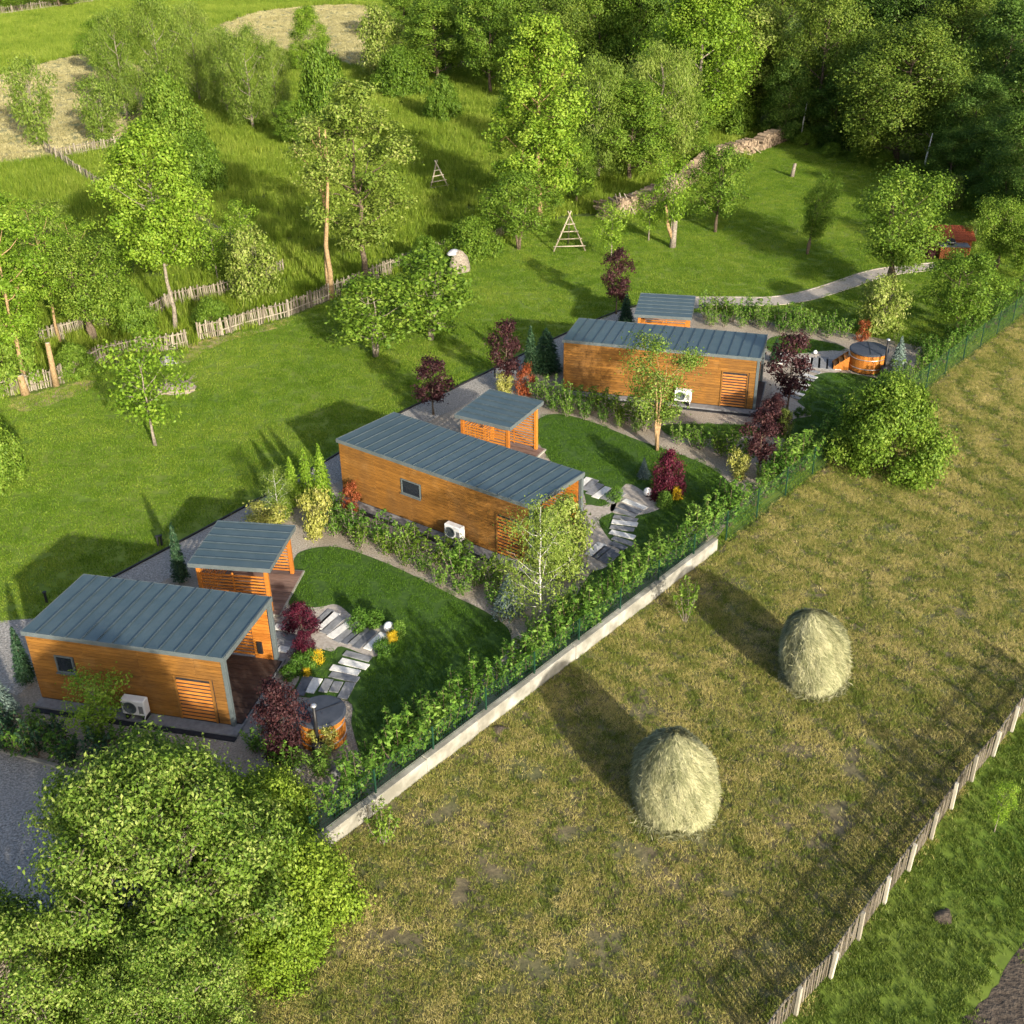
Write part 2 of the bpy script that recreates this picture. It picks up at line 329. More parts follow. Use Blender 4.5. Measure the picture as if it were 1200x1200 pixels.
def strip(name, pts, width, z, mat, parent=None, thick=0.0, kind='structure'):
    """ribbon along a centre line"""
    n = len(pts); Lf = []; Rt = []
    for i, p in enumerate(pts):
        a = Vector(pts[max(i-1, 0)]); b = Vector(pts[min(i+1, n-1)]); d = (b-a).normalized(); nn = Vector((-d.y, d.x))
        Lf.append((p[0]+nn.x*width/2, p[1]+nn.y*width/2)); Rt.append((p[0]-nn.x*width/2, p[1]-nn.y*width/2))
    return sheet(name, Lf + Rt[::-1], z, mat, parent, thick=thick, kind=kind)
def inside(poly, X, Y):
    poly = np.asarray(poly, float); r = np.zeros(len(X), bool); n = len(poly); j = n-1
    for i in range(n):
        xi, yi = poly[i]; xj, yj = poly[j]
        c = ((yi > Y) != (yj > Y))
        with np.errstate(divide='ignore', invalid='ignore'):
            c &= X < (xj-xi)*(Y-yi)/(yj-yi+1e-12)+xi
        r ^= c; j = i
    return r
def edge_dist(poly, X, Y):
    poly = np.asarray(poly, float); d = np.full(len(X), 1e9); n = len(poly)
    for i in range(n):
        a = poly[i]; b = poly[(i+1) % n]; ab = b-a; L2 = ab@ab+1e-9
        t = np.clip(((X-a[0])*ab[0]+(Y-a[1])*ab[1])/L2, 0, 1)
        d = np.minimum(d, np.hypot(X-a[0]-t*ab[0], Y-a[1]-t*ab[1]))
    return d
# ------------------------------------------------------------------ vegetation
def fast_mesh(name, V, faces_idx, tint, mat, loops=4):
    me = bpy.data.meshes.new(name); nv = len(V); nf = len(faces_idx)
    me.vertices.add(nv); me.vertices.foreach_set('co', V.astype(np.float32).ravel())
    me.loops.add(nf*loops); me.loops.foreach_set('vertex_index', faces_idx.astype(np.int32).ravel())
    me.polygons.add(nf); me.polygons.foreach_set('loop_start', np.arange(0, nf*loops, loops, dtype=np.int32))
    at = me.attributes.new('tint', 'FLOAT', 'POINT'); at.data.foreach_set('value', tint.astype(np.float32))
    me.update(calc_edges=True); me.validate(); me.materials.append(mat); return me
def unit(a): return a/(np.linalg.norm(a, axis=-1, keepdims=True)+1e-9)
def leaf_mesh(name, C, N, size, tint, mat, aspect=0.62, rg=None, along=None, fold=0.16):
    n = len(C); N = unit(N)
    if along is None: along = rg.normal(size=(n, 3))
    U = unit(along - (along*N).sum(1, keepdims=True)*N); W = np.cross(N, U)
    s = size[:, None]
    a = C - U*s*0.5; b = C + W*s*aspect*0.5 + N*s*fold; c = C + U*s*0.55 - N*s*fold*0.6; d = C - W*s*aspect*0.5 + N*s*fold
    V = np.stack([a, b, c, d], 1).reshape(-1, 3)
    F = np.arange(n*4).reshape(n, 4)
    return fast_mesh(name, V, F, np.repeat(tint, 4), mat)
PROTO = {}
def env_oval(t): return np.sqrt(np.clip(1-(2*t-1)**2, 0, 1))*1.0
ENV = {
    'oval': [(0, .35), (.2, .8), (.45, 1), (.7, .9), (.88, .6), (1, .2)],
    'column': [(0, .7), (.15, .95), (.5, 1), (.8, .85), (.93, .55), (1, .2)],
    'vase': [(0, .25), (.3, .6), (.6, .95), (.85, 1), (1, .5)],
    'round': [(0, .55), (.25, .95), (.5, 1), (.75, .85), (.92, .5), (1, .2)],
    'cone': [(0, .9), (.15, 1), (.5, .6), (.8, .28), (1, .05)],
    'dome': [(0, .95), (.3, 1), (.6, .85), (.85, .55), (1, .15)],
}
def make_tree(key, seed, H, R, z0, env, lobes, clumps, leaves, leaf, mat, bark, trunk_r, lobe_r=0.42, cr=0.16,
              droop=0.0, aspect=0.62, multi=1, inner=0.15, lean=0.0, trunk_top=0.8, aspect_z=0.85, twig=5):
    rg = np.random.default_rng(seed)
    if H > 5: leaves = int(leaves*2.1); leaf *= .66        # big crowns: finer, more leaves
    ex = np.array(ENV[env]); er = lambda t: np.interp(t, ex[:, 0], ex[:, 1])
    LC = []; LR = []
    for i in range(lobes):
        t = (i+rg.uniform(.15, .85))/lobes; az = i*2.39996+rg.uniform(-.5, .5)
        rr = R*er(t)*rg.uniform(.38, .78); lr = R*lobe_r*rg.uniform(.75, 1.2)*(0.55+0.45*er(t))
        LC.append((rr*math.cos(az)+lean*t*H*.3, rr*math.sin(az), z0+(H-z0)*(0.04+0.92*t)-lr*0.25)); LR.append(lr)
    LC = np.array(LC); LR = np.array(LR)
    # leaf clumps on the lobes
    K = lobes*clumps; li = np.repeat(np.arange(lobes), clumps)
    D = rg.normal(size=(K, 3)); D[:, 2] += 0.35
    out = LC[li]-np.array([0, 0, (z0+H)/2]); D += 0.5*unit(out); D = unit(D)
    Rr = LR[li]*np.where(rg.random(K) < inner, rg.uniform(.2, .7, K), rg.uniform(.72, 1.12, K))
    CC = LC[li]+D*Rr[:, None]*np.array([1, 1, aspect_z])
    CC[:, 2] = np.maximum(CC[:, 2], z0*0.55)
    ct = rg.normal(.5, .13, K)
    Nn = K*leaves; ci = np.repeat(np.arange(K), leaves)
    crr = R*cr*rg.uniform(.6, 1.3, K)[ci]
    off = rg.normal(size=(Nn, 3))*np.array([1, 1, .75])
    P = CC[ci]+off*crr[:, None]*.75
    if droop: P[:, 2] -= droop*R*rg.random(Nn)**2
    P[:, 2] = np.maximum(P[:, 2], 0.04)
    nrm = D[ci]*.7+unit(off)*.5+np.array([0, 0, .35])+rg.normal(size=(Nn, 3))*.55
    al = None
    if droop: al = rg.normal(size=(Nn, 3))*.5+np.array([0, 0, -1.0])
    sz = leaf*rg.uniform(.65, 1.35, Nn); tint = np.clip(ct[ci]+rg.normal(0, .15, Nn), 0, 1)
    crown = leaf_mesh(key+'_crown', P, nrm, sz, tint, mat, aspect, rg, al)
    # wood: trunk, limbs to the lobes, twigs to clumps
    geo = []
    for m_ in range(multi):
        az = rg.uniform(0, 6.28); sp = 0 if multi == 1 else R*.28
        pts = []; n = 7
        for i in range(n):
            t = i/(n-1)
            pts.append((math.cos(az)*sp*t+rg.normal(0, trunk_r*.5)*(i > 0)+lean*t*H*.3*t, math.sin(az)*sp*t+rg.normal(0, trunk_r*.5)*(i > 0), H*trunk_top*t-0.05*(i == 0)))
        rr = [trunk_r*(1.35 if i == 0 else 1)*(1-.8*i/(n-1)) for i in range(n)]
        geo.append(tube_geo(pts, rr, 7))
    for i in range(lobes):
        c = LC[i]; zb = max(z0*.75, min(c[2]-np.hypot(c[0], c[1])*.8, H*trunk_top*.9)); zb = max(zb, 0.15*z0)
        s = np.array([lean*(zb/H)**2*H*.3, 0, zb]); mid = (s+c)/2+np.array([0, 0, -.06*R])
        r0 = trunk_r*.42*(1-.5*zb/H)
        geo.append(tube_geo([s, mid, c], [r0, r0*.7, r0*.35], 5, False))
        for j in rg.choice(clumps, min(twig, clumps), False):
            e = CC[i*clumps+j]; geo.append(tube_geo([c, (c+e)/2+rg.normal(0, .03*R, 3), e], [r0*.35, r0*.25, r0*.1], 4, False))
    V, F = join_geo(geo)
    PROTO[key] = (crown, raw_mesh(key+'_trunk', V, F, bark, True), H, R)
def make_conifer(key, seed, H, R, n, leaf, mat, bark, droop=.15, power=1.0):
    rg = np.random.default_rng(seed)
    t = 1-np.sqrt(rg.random(n)); t = np.clip(t*1.02, 0, 1); az = rg.uniform(0, 6.28, n)
    whorl = 0.78+0.22*np.cos(t*H/0.28*6.28)+0.12*np.sin(az*5+t*9)
    r = R*(1-t)**power*whorl*np.sqrt(rg.uniform(.25, 1, n))+0.02
    P = np.stack([r*np.cos(az), r*np.sin(az), 0.08*H+t*H*.92-droop*r*.5], 1)
    out = np.stack([np.cos(az), np.sin(az), np.full(n, -.15)], 1)
    nrm = out*.35+np.array([0, 0, .8])+rg.normal(size=(n, 3))*.4
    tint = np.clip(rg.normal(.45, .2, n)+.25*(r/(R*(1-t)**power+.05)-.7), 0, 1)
    crown = leaf_mesh(key+'_crown', P, nrm, leaf*rg.uniform(.7, 1.4, n), tint, mat, .4, rg, out+rg.normal(size=(n, 3))*.25)
    V, F = tube_geo([(0, 0, -.03), (0, 0, H*.9)], [R*.08, .01], 6)
    PROTO[key] = (crown, raw_mesh(key+'_trunk', V, F, bark, True), H, R)
def make_shrub(key, seed, H, R, stems, per, leaf, mat, bark, spread=.55, aspect=.5, base=.1):
    rg = np.random.default_rng(seed); P = []; N = []; A = []; geo = []
    for s in range(stems):
        az = s*2.4+rg.uniform(-.4, .4); ln = H*rg.uniform(.6, 1.0) if s else H
        k = R*rg.uniform(.5, 1.0)*(s > 0); b = np.array([math.cos(az), math.sin(az), 0])
        tip = b*k+np.array([0, 0, ln]); st = b*k*.15
        geo.append(tube_geo([st, (st+tip)/2+b*k*.15, tip], [.014, .010, .004], 4, False))
        t = rg.uniform(base, 1.0, per)**.8; c = st+(tip-st)*t[:, None]
        a2 = rg.uniform(0, 6.28, per); rr = R*spread*(1.08-t)*rg.uniform(.15, 1, per)+.03
        d = np.stack([np.cos(a2), np.sin(a2), rg.uniform(.0, .7, per)], 1)
        P.append(c+d*rr[:, None]); N.append(np.array([0, 0, 1.])+d*.3+rg.normal(size=(per, 3))*.5); A.append(d+rg.normal(size=(per, 3))*.3)
    P = np.concatenate(P); N = np.concatenate(N); A = np.concatenate(A); n = len(P); P[:, 2] = np.maximum(P[:, 2], .03)
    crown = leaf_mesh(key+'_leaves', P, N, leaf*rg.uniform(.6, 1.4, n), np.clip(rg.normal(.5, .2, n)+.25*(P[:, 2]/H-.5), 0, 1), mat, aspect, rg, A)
    V, F = join_geo(geo); PROTO[key] = (crown, raw_mesh(key+'_stems', V, F, bark), H, R)
RNG = random.Random(5)
def plant(name, key, x, y, h, w, label, cat, group=None, rz=None, woody='trunk', leafy='crown', z=0.0, tilt=(0, 0)):
    crown, trunk, H, R = PROTO[key]
    o = root(name, label, cat, (x, y, z), RNG.uniform(0, 6.28) if rz is None else rz, group)
    o.rotation_euler[0] = tilt[0]; o.rotation_euler[1] = tilt[1]
    o.scale = (w/(2*R), w/(2*R), h/H)
    mesh_obj(woody, trunk, None, o); mesh_obj(leafy, crown, None, o)
    return o
def tree(key, xyhw, label, group=None, name='tree', **k):
    x, y, h, w = xyhw
    return plant(name, key, x, y, h, w, label, 'tree', group, **k)
def shrub(key, xyhw, label, group=None, name='shrub', cat='shrub', **k):
    x, y, h, w = xyhw
    return plant(name, key, x, y, h, w, label, cat, group, woody='stems', leafy='foliage', **k)
# grass by geometry nodes: one object of points per grassland, a tuft patch on each point
def blade_patch(name, seed, n, r, h, w, mat, lean=.4, clump=0, lo=.45):
    rg = np.random.default_rng(seed); a = rg.uniform(0, 6.28, n); d = r*np.sqrt(rg.random(n))
    if clump:
        cx = rg.normal(0, r*.45, (clump, 2)); k = rg.integers(0, clump, n); B = cx[k]+rg.normal(0, r*.12, (n, 2))
    else: B = np.stack([d*np.cos(a), d*np.sin(a)], 1)
    hh = h*rg.uniform(lo, 1.1, n); t = rg.uniform(0, 6.28, n); ww = w*rg.uniform(.6, 1.3, n)
    ld = rg.uniform(0, 6.28, n); ll = hh*lean*rg.random(n)
    base = np.concatenate([B, np.zeros((n, 1))], 1); s = np.stack([np.cos(t), np.sin(t), np.zeros(n)], 1)*ww[:, None]/2
    top = base+np.stack([np.cos(ld)*ll, np.sin(ld)*ll, hh], 1)
    V = np.stack([base-s, base+s, top], 1).reshape(-1, 3)
    tint = np.repeat(np.clip(rg.normal(.5, .22, n), 0, 1), 3)
    return fast_mesh(name, V, np.arange(n*3).reshape(n, 3), tint, mat, 3)
def scatter(name, pts, patches, label, smin=.7, smax=1.3, seed=1, z=0.0, cat='grass'):
    n = len(pts); rg = np.random.default_rng(seed)
    me = bpy.data.meshes.new(name); me.vertices.add(n)
    me.vertices.foreach_set('co', np.concatenate([pts, np.full((n, 1), z)], 1).astype(np.float32).ravel())
    a = me.attributes.new('turn', 'FLOAT_VECTOR', 'POINT')
    tv = np.zeros((n, 3)); tv[:, 2] = rg.uniform(0, 6.28, n); a.data.foreach_set('vector', tv.astype(np.float32).ravel())
    b = me.attributes.new('grow', 'FLOAT', 'POINT'); b.data.foreach_set('value', rg.uniform(smin, smax, n).astype(np.float32))
    o = mesh_obj(name, me); tag(o, label, cat, kind='stuff')
    coll = bpy.data.collections.new(name+'_patches')
    for i, p in enumerate(patches): coll.objects.link(bpy.data.objects.new(f'{name}_patch', p))
    ng = bpy.data.node_groups.new(name, 'GeometryNodeTree')
    ng.interface.new_socket('Geometry', in_out='INPUT', socket_type='NodeSocketGeometry')
    ng.interface.new_socket('Geometry', in_out='OUTPUT', socket_type='NodeSocketGeometry')
    N = ng.nodes; gi = N.new('NodeGroupInput'); go = N.new('NodeGroupOutput'); ip = N.new('GeometryNodeInstanceOnPoints')
    ci = N.new('GeometryNodeCollectionInfo'); ci.inputs['Collection'].default_value = coll
    ci.inputs['Separate Children'].default_value = True; ci.inputs['Reset Children'].default_value = True
    na = N.new('GeometryNodeInputNamedAttribute'); na.data_type = 'FLOAT_VECTOR'; na.inputs['Name'].default_value = 'turn'
    nb = N.new('GeometryNodeInputNamedAttribute'); nb.data_type = 'FLOAT'; nb.inputs['Name'].default_value = 'grow'
    ip.inputs['Pick Instance'].default_value = True
    lk = ng.links.new
    lk(gi.outputs[0], ip.inputs['Points']); lk(ci.outputs[0], ip.inputs['Instance'])
    lk(na.outputs[0], ip.inputs['Rotation']); lk(nb.outputs[0], ip.inputs['Scale']); lk(ip.outputs[0], go.inputs[0])
    o.modifiers.new('tufts', 'NODES').node_group = ng
    return o
def sample(poly, spacing, holes=(), seed=0, margin=0.0):
    rg = np.random.default_rng(seed); P = np.asarray(poly, float); lo = P.min(0); hi = P.max(0)
    gx = np.arange(lo[0], hi[0], spacing); gy = np.arange(lo[1], hi[1], spacing)
    X, Y = np.meshgrid(gx, gy); X = X.ravel()+rg.uniform(-.55, .55, X.size)*spacing; Y = Y.ravel()+rg.uniform(-.55, .55, Y.size)*spacing
    # only what the camera could see, with a wide surround
    vis = (np.abs(X) < 0.62*Y+9) & (Y > 12) & (Y < 290)
    X = X[vis]; Y = Y[vis]
    k = inside(poly, X, Y)
    if margin: k &= edge_dist(poly, X, Y) > margin
    for h in holes:
        k &= ~inside(h, X, Y)
        if margin: k &= edge_dist(h, X, Y) > margin
    return np.stack([X[k], Y[k]], 1)
# ================================================================== the setting
FENCE_DIR = Vector((0.6588, 0.7523)); FENCE_IN = Vector((-0.7523, 0.6588)); FENCE_0 = Vector((-5.75, 23.95))
def on_fence(s, off=0.0):
    p = FENCE_0+FENCE_DIR*s+FENCE_IN*off; return (p.x, p.y)
CABINS = [(-16.29, 30.95, -0.228, 7.17), (-7.56, 44.82, -0.630, 10.31), (2.81, 56.0, -0.288, 10.1)]
CW = 3.73
PAVS = [(-12.13, 36.11, -0.149, 3.12, 3.13, 2.22), (-2.55, 47.9, -0.52, 2.88, 3.16, 2.6), (7.03, 60.76, -0.206, 3.11, 3.5, 2.5)]
def local_poly(x, y, a, x0, x1, y0, y1):
    c, s = math.cos(a), math.sin(a)
    return [(x+u*c-v*s, y+u*s+v*c) for u, v in ((x0, y0), (x1, y0), (x1, y1), (x0, y1))]
FOOT = [local_poly(x, y, a, -.1, l+.2, -.5, CW+.1) for x, y, a, l in CABINS]+[local_poly(x, y, a, 0, w+.15, 0, d+.1) for x, y, a, w, d, h in PAVS]

bm = bmesh.new()
NG = 48
gv = [[bm.verts.new((-420+840*i/NG, -60+700*j/NG, -0.03)) for j in range(NG+1)] for i in range(NG+1)]
for i in range(NG):
    for j in range(NG): bm.faces.new((gv[i][j], gv[i+1][j], gv[i+1][j+1], gv[i][j+1]))
me = bpy.data.meshes.new('ground'); bm.to_mesh(me); bm.free()
tag(mesh_obj('ground', me, M['soil_ground']), kind='structure')

LAWN = [(-42.51, 51.37), (-33.11, 53.99), (-26.66, 56.30), (-24.81, 57.46), (-23.01, 60.45), (-18.78, 62.82), (-16.07, 65.85), (-13.76, 67.63), (-11.50, 70.60), (-8.43, 74.98), (-3.80, 79.58), (-0.77, 82.25),
        (2.99, 88.19), (7.05, 89.40), (11.37, 92.11), (14.74, 96.65), (18.49, 106.93), (27.86, 115.85), (32.19, 108.40), (34.95, 101.82), (36.77, 91.98), (38.70, 86.33), (42.95, 81.32), (41.20, 77.43),
        on_fence(62, .1), on_fence(0, .1), (-9.35, 20.89), (-14.14, 16.15), (-27.97, 21.22)]
sheet('lawn', LAWN, 0.0, M['lawn'])
HAYFIELD = [on_fence(-14, -.15), on_fence(0, -.15), on_fence(30, -.15), on_fence(75, -.15), (60, 76), (44, 61), (16.53, 29.10), (12.86, 24.98), (9.82, 21.53), (6.49, 18.04), (1, 12), (-15, 12)]
sheet('hay_field', HAYFIELD, 0.0, M['hayfield'])
PASTURE = [(1, 12), (6.49, 18.04), (9.82, 21.53), (12.86, 24.98), (16.53, 29.10), (44, 61), (60, 50), (30, 12)]
sheet('pasture', PASTURE, 0.002, M['lawn'])
SOILBED = [(11.00, 17.73), (12.07, 18.92), (13.56, 20.47), (16.90, 23.07), (14.32, 16.55)]
sheet('soil_bed', SOILBED, 0.006, M['soil'], jitter=.05, smooth=True)
BED = [(-25.97, 29.88), (-28.90, 35.01), (-19.55, 35.70), (-17.18, 35.92), (-15.85, 38.65), (-13.97, 41.55), (-11.43, 44.46), (-8.17, 49.06), (-3.52, 55.26), (-0.36, 58.76), (3.18, 63.55), (7.92, 68.07), (12.37, 67.58), (19.70, 64.12), (24.12, 61.28),
       on_fence(45.5, .9), on_fence(24, .8), on_fence(21, .1), on_fence(15, .1), on_fence(0, .1), on_fence(-1.5, 1), (-9.36, 23.90), (-13.79, 27.29), (-16.80, 28.43)]
sheet('planting_bed', BED, 0.006, M['pale_gravel'])
DRIVE = [(-26.88, 31.47), (-16.78, 28.38), (-13.72, 27.21), (-9.36, 23.90), (-10.13, 19.56), (-15.14, 18.40), (-26.66, 22.66)]
dr = sheet('gravel_drive', DRIVE, 0.011, M['gravel'])
k = strip('kerb', [(-26.96, 31.61), (-16.80, 28.43), (-13.70, 27.25), (-11.78, 26.38)], .12, 0.0, M['concrete'], dr, thick=.1)
YARD = [(-29.21, 35.56), (-19.55, 35.70), (-17.10, 35.97), (-18.36, 34.74), (-16.92, 31.94), (-17.27, 31.25), (-18.75, 31.98), (-27.29, 32.19)]
sheet('gravel_yard', YARD, 0.011, M['gravel'])
BACKLINE = catmull([(-17.07, 35.86), (-15.47, 37.91), (-13.47, 40.52), (-11.25, 43.47), (-8.05, 48.01), (-5.15, 52.83), (-2.63, 55.66), (0.12, 58.98), (4.21, 63.92), (8.15, 67.76), (12.12, 69.43)], 4)
gp = strip('gravel_path', BACKLINE, 1.9, 0.012, M['gravel'])
edge_pts = [(p[0]-.45, p[1]+.87) for p in BACKLINE]
strip('edging', edge_pts, .07, 0.0, M['black'], gp, thick=.09)
BBQ_PATH = catmull([(11.71, 69.60), (14.29, 69.49), (16.71, 69.39), (19.07, 70.24), (21.73, 72.08), (24.23, 74.03), (26.23, 75.00), (29.37, 75.76)], 5)
gp2 = strip('paved_path', BBQ_PATH, 1.35, 0.016, M['paver'])
for s_ in (-.72, .72):
    n_ = len(BBQ_PATH); off_ = []
    for i, p in enumerate(BBQ_PATH):
        a_ = Vector(BBQ_PATH[max(i-1, 0)]); b_ = Vector(BBQ_PATH[min(i+1, n_-1)]); d_ = (b_-a_).normalized()
        off_.append((p[0]-d_.y*s_, p[1]+d_.x*s_))
    strip('kerb', off_, .08, 0.0, M['paver'], gp2, thick=.045)
# garden lawns
TURF1 = catmull([(-8.78, 37.02), (-8.98, 39.80), (-8.49, 40.51), (-7.52, 40.68), (-6.39, 40.19), (-4.52, 38.85), (-2.38, 36.97), (-0.97, 35.73), (-0.13, 34.45), (-0.45, 32.91), (-2.42, 30.32), (-4.23, 27.83), (-4.96, 28.01), (-5.45, 29.43), (-5.71, 30.66), (-7.61, 31.02), (-7.58, 32.20), (-7.02, 33.42), (-7.44, 34.63), (-8.23, 35.58)], 5, True)
TURF2 = catmull([(1.13, 51.63), (1.82, 53.09), (2.91, 53.06), (4.36, 52.01), (6.12, 50.23), (8.18, 48.45), (9.28, 47.20), (9.88, 45.78), (9.76, 44.44), (8.09, 42.40), (5.55, 39.40), (3.26, 36.70), (2.39, 36.43), (3.03, 38.21), (4.10, 40.43), (3.34, 42.90), (3.18, 45.18), (1.86, 48.12)], 5, True)
TURF3 = catmull([(14.93, 61.13), (15.35, 63.20), (17.19, 63.13), (19.13, 61.86), (18.93, 61.10), (16.85, 60.55)], 5, True)
TURF4 = catmull([(13.17, 49.36), (14.33, 52.36), (15.80, 56.55), (17.34, 57.98), (19.19, 57.56), (20.63, 56.15), (19.32, 53.20), (15.75, 49.45), (13.42, 47.33), (12.91, 47.77)], 5, True)
TURF5 = catmull([(7.54, 51.61), (8.64, 51.87), (12.01, 51.56), (12.19, 50.69), (10.50, 50.18), (8.03, 50.45)], 5, True)
TURFS = [TURF1, TURF2, TURF3, TURF4, TURF5]
for t_ in TURFS: sheet('garden_lawn', t_, 0.02, M['turf'])
DRYMEADOW = catmull([(-70.71, 108.18), (-66.15, 142.77), (-65.98, 158.38), (-62.88, 168.92), (-59.16, 176.03), (-51.96, 167.93), (-42.45, 149.15), (-37.98, 118.34), (-42.52, 111.41), (-47.05, 108.36), (-57.43, 90.88)], 5, True)
DRYTRACK = catmull([(-47.11, 193.51), (-43.85, 219.28), (-31.52, 228.86), (-22.88, 220.38), (-17.81, 173.68), (-16.90, 155.46), (-23.01, 166.73), (-31.98, 175.02), (-40.19, 185.65)], 5, True)
sheet('dry_meadow', DRYMEADOW, 0.0, M['dry'])
sheet('dry_meadow', DRYTRACK, 0.0, M['dry'])
# bare earth strip along the old fence
DIRT = [catmull([(-26.36, 55.85), (-24.77, 57.34), (-23.44, 58.44), (-22.75, 57.72), (-24.28, 55.35), (-25.57, 54.55)], 4, True), catmull([(-19.30, 61.68), (-18.64, 63.75), (-15.42, 65.96), (-13.74, 67.48), (-13.92, 66.33), (-17.01, 63.68), (-18.37, 60.89)], 4, True)]
for d_ in DIRT: sheet('bare_verge', d_, 0.005, M['dirt'], jitter=.12)

# ================================================================== paving in the gardens
PAVING = []
def paving(pts, mat, z=0.024):
    p = catmull(pts, 4, True); PAVING.append(p); return p
pv1 = paving([(-8.17, 36.08), (-7.45, 36.29), (-6.81, 36.44), (-6.16, 35.69), (-5.68, 35.13), (-4.80, 34.94), (-4.59, 33.62), (-5.10, 33.12), (-6.32, 33.77), (-6.66, 33.47), (-7.64, 34.21)], None)
pv2 = paving([(4.38, 43.83), (5.19, 45.68), (5.87, 45.10), (6.48, 43.77), (6.36, 43.32), (5.49, 42.91), (4.47, 43.08)], None)
pv2b = paving([(3.16, 43.57), (3.95, 43.70), (4.63, 44.13), (4.40, 43.23), (3.75, 42.52), (4.01, 41.11), (4.42, 40.02), (3.76, 38.81), (3.06, 38.64), (3.06, 39.79)], None)
pv3 = paving([(15.10, 60.74), (16.40, 60.69), (18.90, 60.97), (18.16, 58.07), (16.61, 58.48), (15.10, 59.14)], None)
pv4 = paving([(14.00, 56.05), (14.56, 55.48), (14.95, 54.18), (15.20, 53.34), (15.23, 52.53), (14.20, 52.17), (13.80, 50.92), (13.11, 50.28), (13.17, 52.40)], None)
pv5 = paving([(-9.44, 33.74), (-8.86, 34.35), (-7.99, 34.49), (-7.58, 32.20), (-7.78, 31.17), (-8.16, 29.92), (-8.86, 29.08), (-9.08, 29.51)], None)
pav_root = sheet('garden_paving', pv1, 0.024, M['paver'])
for p_ in (pv2, pv2b, pv3, pv4): sheet('garden_paving', p_, 0.024, M['paver'])
sheet('garden_paving', pv5, 0.024, M['stone_b'])
steps = root('stepping_path', None, None); steps['kind'] = 'structure'
SLABS = []
def slab(A, B, w, m, z=0.03):
    a = Vector(A); b = Vector(B); d = b-a; l = d.length
    me_ = box_mesh('slab', l, w, .045, M[m], .008, (.5, .5, 0))
    c = (a+b)/2; o = mesh_obj('slab', me_, None, steps, (c.x, c.y, z-.012), (0, 0, math.atan2(d.y, d.x)))
    SLABS.append(local_poly(c.x, c.y, math.atan2(d.y, d.x), -l/2-.04, l/2+.04, -w/2-.04, w/2+.04))
